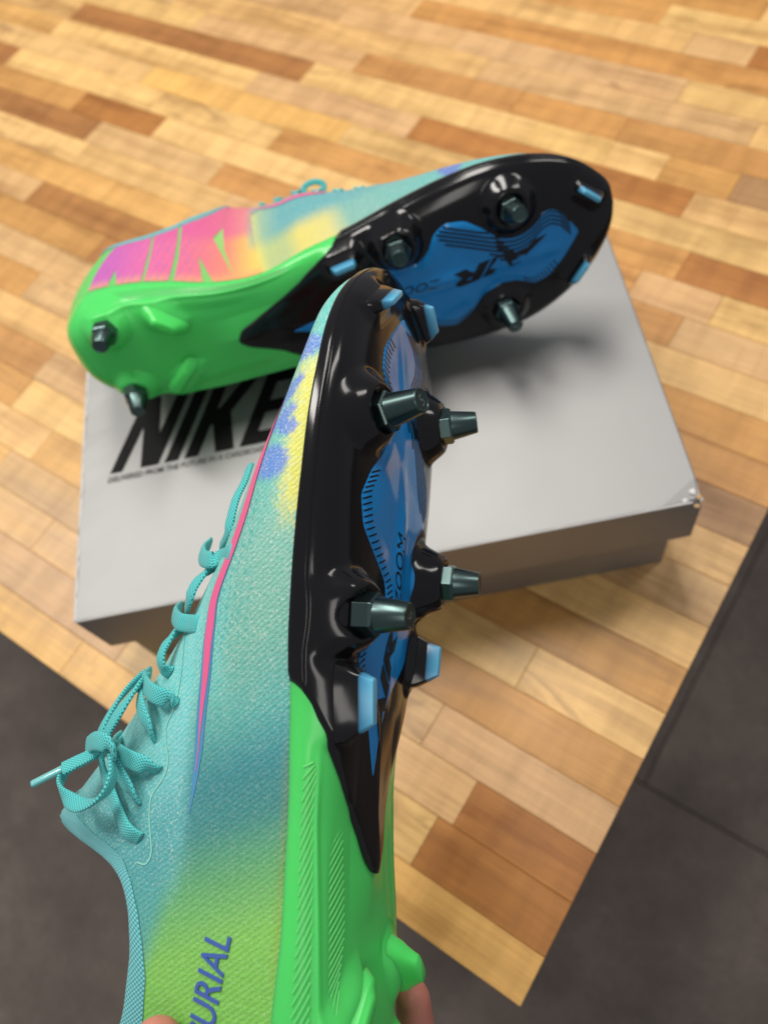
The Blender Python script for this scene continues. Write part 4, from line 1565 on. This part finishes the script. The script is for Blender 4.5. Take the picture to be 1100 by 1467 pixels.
def collar(root, sgn):
    ts = np.concatenate([np.linspace(0.0, 3, 60, endpoint=False), np.linspace(3, 6.62, 90)])
    for side in (0, 1):
        rv = rim_v(ts) if side == 0 else rim_v(ts, ZRM)
        seam = np.interp(ts, [0, 3, 4.13, 4.68, 5.08, 5.39, 5.76, 6.0, 6.12, 6.3, 6.45, 6.62], [0.185, 0.15, 0.132, 0.132, 0.14, 0.150, 0.168, 0.186, 0.215, 0.30, 0.40, 0.498])
        if side == 1:
            seam = rv - np.interp(ts, [0, 3, 5, 6, 6.62], [0.02, 0.018, 0.018, 0.03, 0.002])
        seam = np.minimum(seam, rv - 0.002)
        k = np.linspace(0, 1, 22)
        V = seam[:, None] + (rv - seam)[:, None] * k[None]
        T = np.repeat(ts[:, None], len(k), 1)
        lift = 0.35 + 0.5 * np.sin(np.clip(k, 0, 1) * np.pi) ** 0.6
        lift = np.repeat(lift[None], len(ts), 0)
        G = upper_pt(T, V if side == 0 else 1 - V, lift)
        # roll the rim over to the inside
        rim = G[:, -1]
        inn = rim.copy()
        cen = np.stack([rim[:, 0], np.full(len(rim), 2.0), rim[:, 2]], 1)
        d = cen - rim
        d /= np.linalg.norm(d, axis=1, keepdims=True) + 1e-9
        r1 = rim + d * 0.9 + np.array([0, 0, 0.5])
        r2 = rim + d * 2.2 + np.array([0, 0, 0.2])
        r3 = rim + d * 2.6 + np.array([0, 0, -6.0])
        G = np.concatenate([G, r1[:, None], r2[:, None], r3[:, None]], 1)
        me = grid_mesh('collar', G, sgn, ref=(0, 2, 30))
        al = np.concatenate([[0], np.cumsum(np.linalg.norm(np.diff(rim, axis=0), axis=1))])
        ac = np.concatenate([np.zeros((len(ts), 1)), np.cumsum(np.linalg.norm(np.diff(G, axis=1), axis=2), axis=1)], 1)
        R3 = np.stack([np.repeat(al[:, None], G.shape[1], 1) * 2 * math.pi / 1.5, ac * 2 * math.pi / 1.6, np.zeros_like(ac)], -1)
        set_vec(me, 'rib', R3.reshape(-1, 3))
        link('collar', me, M['collar'], root)


def held_laces(root, sgn):
    for k, pts in STRANDS.items():
        if k == 'o':
            sweep('aglet', pts, 2.6, 2.2, M['aglet'], root, sgn)
        elif k == 'm':
            sweep('lace', pts, WIDE[k], 1.7, M['lace'], root, sgn, n_per=12, up=(0.25, -0.15, 0.9))
        else:
            sweep('lace', pts, WIDE[k], 1.8, M['lace'], root, sgn)


def simple_laces(root, sgn):
    for i, t in enumerate((6.9, 7.4, 7.9, 8.4, 8.9, 9.4, 9.9, 10.4)):
        for q in (0, 1):
            v0, v1 = (0.24, 0.66) if q == 0 else (0.66, 0.24)
            k = np.linspace(0, 1, 7)
            tt = t + 0.42 * k
            p = upper_pt(tt, v0 + (v1 - v0) * k, 1.0 + 0.9 * np.sin(k * np.pi) * (1 if q else 0.6))
            sweep('lace', p, 4.2, 1.5, M['lace'], root, sgn)
    # small bow loop standing up at the throat
    p0 = upper_pt(8.2, 0.60, 1.0)
    pts = [p0 + np.array(d) for d in ((0, 0, 0), (-4, 3, 2.5), (-3, 6, 5), (3, 7, 5.5), (8, 5, 4), (7, 2, 1.5), (2, 0, 0))]
    sweep('lace', pts, 3.6, 1.5, M['lace'], root, sgn)


POSE_LYING = (np.array([[0.73095, 0.24292, -0.63774], [0.68232, -0.2435, 0.68931], [0.01215, -0.93899, -0.34374]]), (-0.33164, 0.11709, 0.14996))
POSE_HELD = (np.array([[-0.43197, 0.05668, -0.9001], [0.8554, 0.34203, -0.38898], [0.28581, -0.93798, -0.19623]]), (-0.01966, -0.07709, 0.17783))

held, held_upper, held_heel = build_shoe('football_boot', 1)
held.matrix_world = Matrix.Translation(POSE_HELD[1]) @ Matrix(POSE_HELD[0].tolist()).to_4x4()
tag(held, 'turquoise and green football boot held upright in front of the box', 'boot', 'pair of football boots')
lying, lying_upper, lying_heel = build_shoe('football_boot', -1)
lying.matrix_world = Matrix.Translation(POSE_LYING[1]) @ Matrix(POSE_LYING[0].tolist()).to_4x4()
tag(lying, 'football boot lying on its side on the box with its blue and black sole showing', 'boot', 'pair of football boots')


for root_, up_, sg in ((held, held_upper, 1), (lying, lying_upper, -1)):
    prints(root_, up_, sg)
    collar(root_, sg)
held_laces(held, 1)
simple_laces(lying, -1)


# ------------------------------------------------------------------ the hand that holds the boot
def mat_skin():
    k = NT('skin')
    tc = k.n('ShaderNodeTexCoord')
    n = k.n('ShaderNodeTexNoise', i_Scale=60.0, i_Detail=5.0)
    k.l(tc, 'Object', n, 'Vector')
    r = k.ramp([(0.3, srgb(196, 118, 104)), (0.7, srgb(220, 148, 128))])
    k.l(n, 0, r, 0)
    k.l(r, 0, k.p, 'Base Color')
    k.p.inputs['Roughness'].default_value = 0.5
    k.p.inputs['Subsurface Weight'].default_value = 0.3
    k.p.inputs['Subsurface Radius'].default_value = (1.0, 0.35, 0.2)
    k.p.inputs['Subsurface Scale'].default_value = 0.004
    n2 = k.n('ShaderNodeTexNoise', i_Scale=900.0, i_Detail=2.0)
    k.l(tc, 'Object', n2, 'Vector')
    k.bump(n2, 0, 0.15, 0.0003)
    return k.mat


def build_hand():
    H = HANDPTS
    order = list(H)
    bones = [('palm', 'wrist'), ('wrist', 'arm'), ('palm', 'th0'), ('th0', 'th1'), ('th1', 'th2'), ('th2', 'th3'),
             ('palm', 'ik'), ('ik', 'i1'), ('i1', 'i2'), ('i2', 'i3'), ('palm', 'mk'), ('mk', 'm1'), ('m1', 'm2'), ('m2', 'm3'),
             ('palm', 'rk'), ('rk', 'r1'), ('r1', 'r2'), ('r2', 'r3'), ('palm', 'pk'), ('pk', 'p1'), ('p1', 'p2'), ('p2', 'p3')]
    rad = dict(arm=0.034, wrist=0.025, palm=0.026, th0=0.016, th1=0.0115, th2=0.0100, th3=0.0078)
    for f, r in (('i', (0.012, 0.0092, 0.0082, 0.0066)), ('m', (0.012, 0.0095, 0.0085, 0.0068)), ('r', (0.012, 0.009, 0.008, 0.0066)), ('p', (0.011, 0.008, 0.007, 0.0058))):
        for n, q in zip(('k', '1', '2', '3'), r):
            rad[f + n] = q
    bones = bones + [('ik', 'mk'), ('mk', 'rk'), ('rk', 'pk'), ('th0', 'ik')]
    # tapered capsules along the bones, fused into one continuous skin
    bm = bmesh.new()
    for p, q in bones:
        A, B = Vector(H[p]), Vector(H[q])
        d = (B - A)
        rot = Vector((0, 0, 1)).rotation_difference(d.normalized()).to_matrix().to_4x4()
        rot.translation = A
        ra, rb, L = rad[p], rad[q], d.length
        if (p, q) == ('th0', 'ik'):
            ra = rb = 0.010
        prof = [(ra * math.cos(t), ra * math.sin(t)) for t in np.linspace(-math.pi / 2 + 0.05, 0, 7)]
        prof += [(rb * math.cos(t), L + rb * math.sin(t)) for t in np.linspace(0, math.pi / 2 - 0.05, 7)]
        N = 20
        rings = [[bm.verts.new(rot @ Vector((r * math.cos(2 * math.pi * i / N), r * math.sin(2 * math.pi * i / N), z))) for i in range(N)] for r, z in prof]
        for x, y in zip(rings[:-1], rings[1:]):
            for i in range(N):
                bm.faces.new((x[i], x[(i + 1) % N], y[(i + 1) % N], y[i]))
        bm.faces.new(rings[0][::-1])
        bm.faces.new(rings[-1])
    o = link('hand', bm_mesh('hand', bm), None)
    rm = o.modifiers.new('fuse', 'REMESH')
    rm.mode = 'VOXEL'
    rm.voxel_size = 0.0016
    cs = o.modifiers.new('smooth', 'SMOOTH')
    cs.factor = 0.5
    cs.iterations = 9
    dg = bpy.context.evaluated_depsgraph_get()
    m2 = bpy.data.meshes.new_from_object(o.evaluated_get(dg))
    o.modifiers.clear()
    o.data = m2
    m2.materials.clear()
    m2.materials.append(mat_skin())
    m2.polygons.foreach_set('use_smooth', [True] * len(m2.polygons))
    tag(o, 'hand gripping the heel of the upright boot, only two fingertips in view', 'hand')


HANDPTS = dict(wrist=(-0.0054, -0.1787, 0.1199),
               palm=(-0.0234, -0.1316, 0.1324),
               th0=(-0.0421, -0.1185, 0.1803),
               th1=(-0.0589, -0.1022, 0.2085),
               th2=(-0.0712, -0.0943, 0.2131),
               th3=(-0.0811, -0.0873, 0.214),
               ik=(-0.0126, -0.1176, 0.1074),
               i1=(-0.009, -0.0899, 0.1085),
               i2=(-0.0182, -0.0651, 0.1232),
               i3=(-0.0301, -0.0447, 0.1439),
               mk=(-0.0103, -0.131, 0.0904),
               m1=(0.0029, -0.1113, 0.0732),
               m2=(-0.0026, -0.0833, 0.0943),
               m3=(-0.0152, -0.0669, 0.1236),
               rk=(-0.0087, -0.1453, 0.0848),
               r1=(0.0103, -0.1273, 0.068),
               r2=(0.0066, -0.0998, 0.0915),
               r3=(-0.0053, -0.0848, 0.1201),
               pk=(-0.0077, -0.1538, 0.0929),
               p1=(0.0133, -0.1438, 0.0724),
               p2=(0.0107, -0.1183, 0.0948),
               p3=(0.0, -0.1042, 0.1191),
               arm=(0.0822, -0.3827, 0.0219))
build_hand()
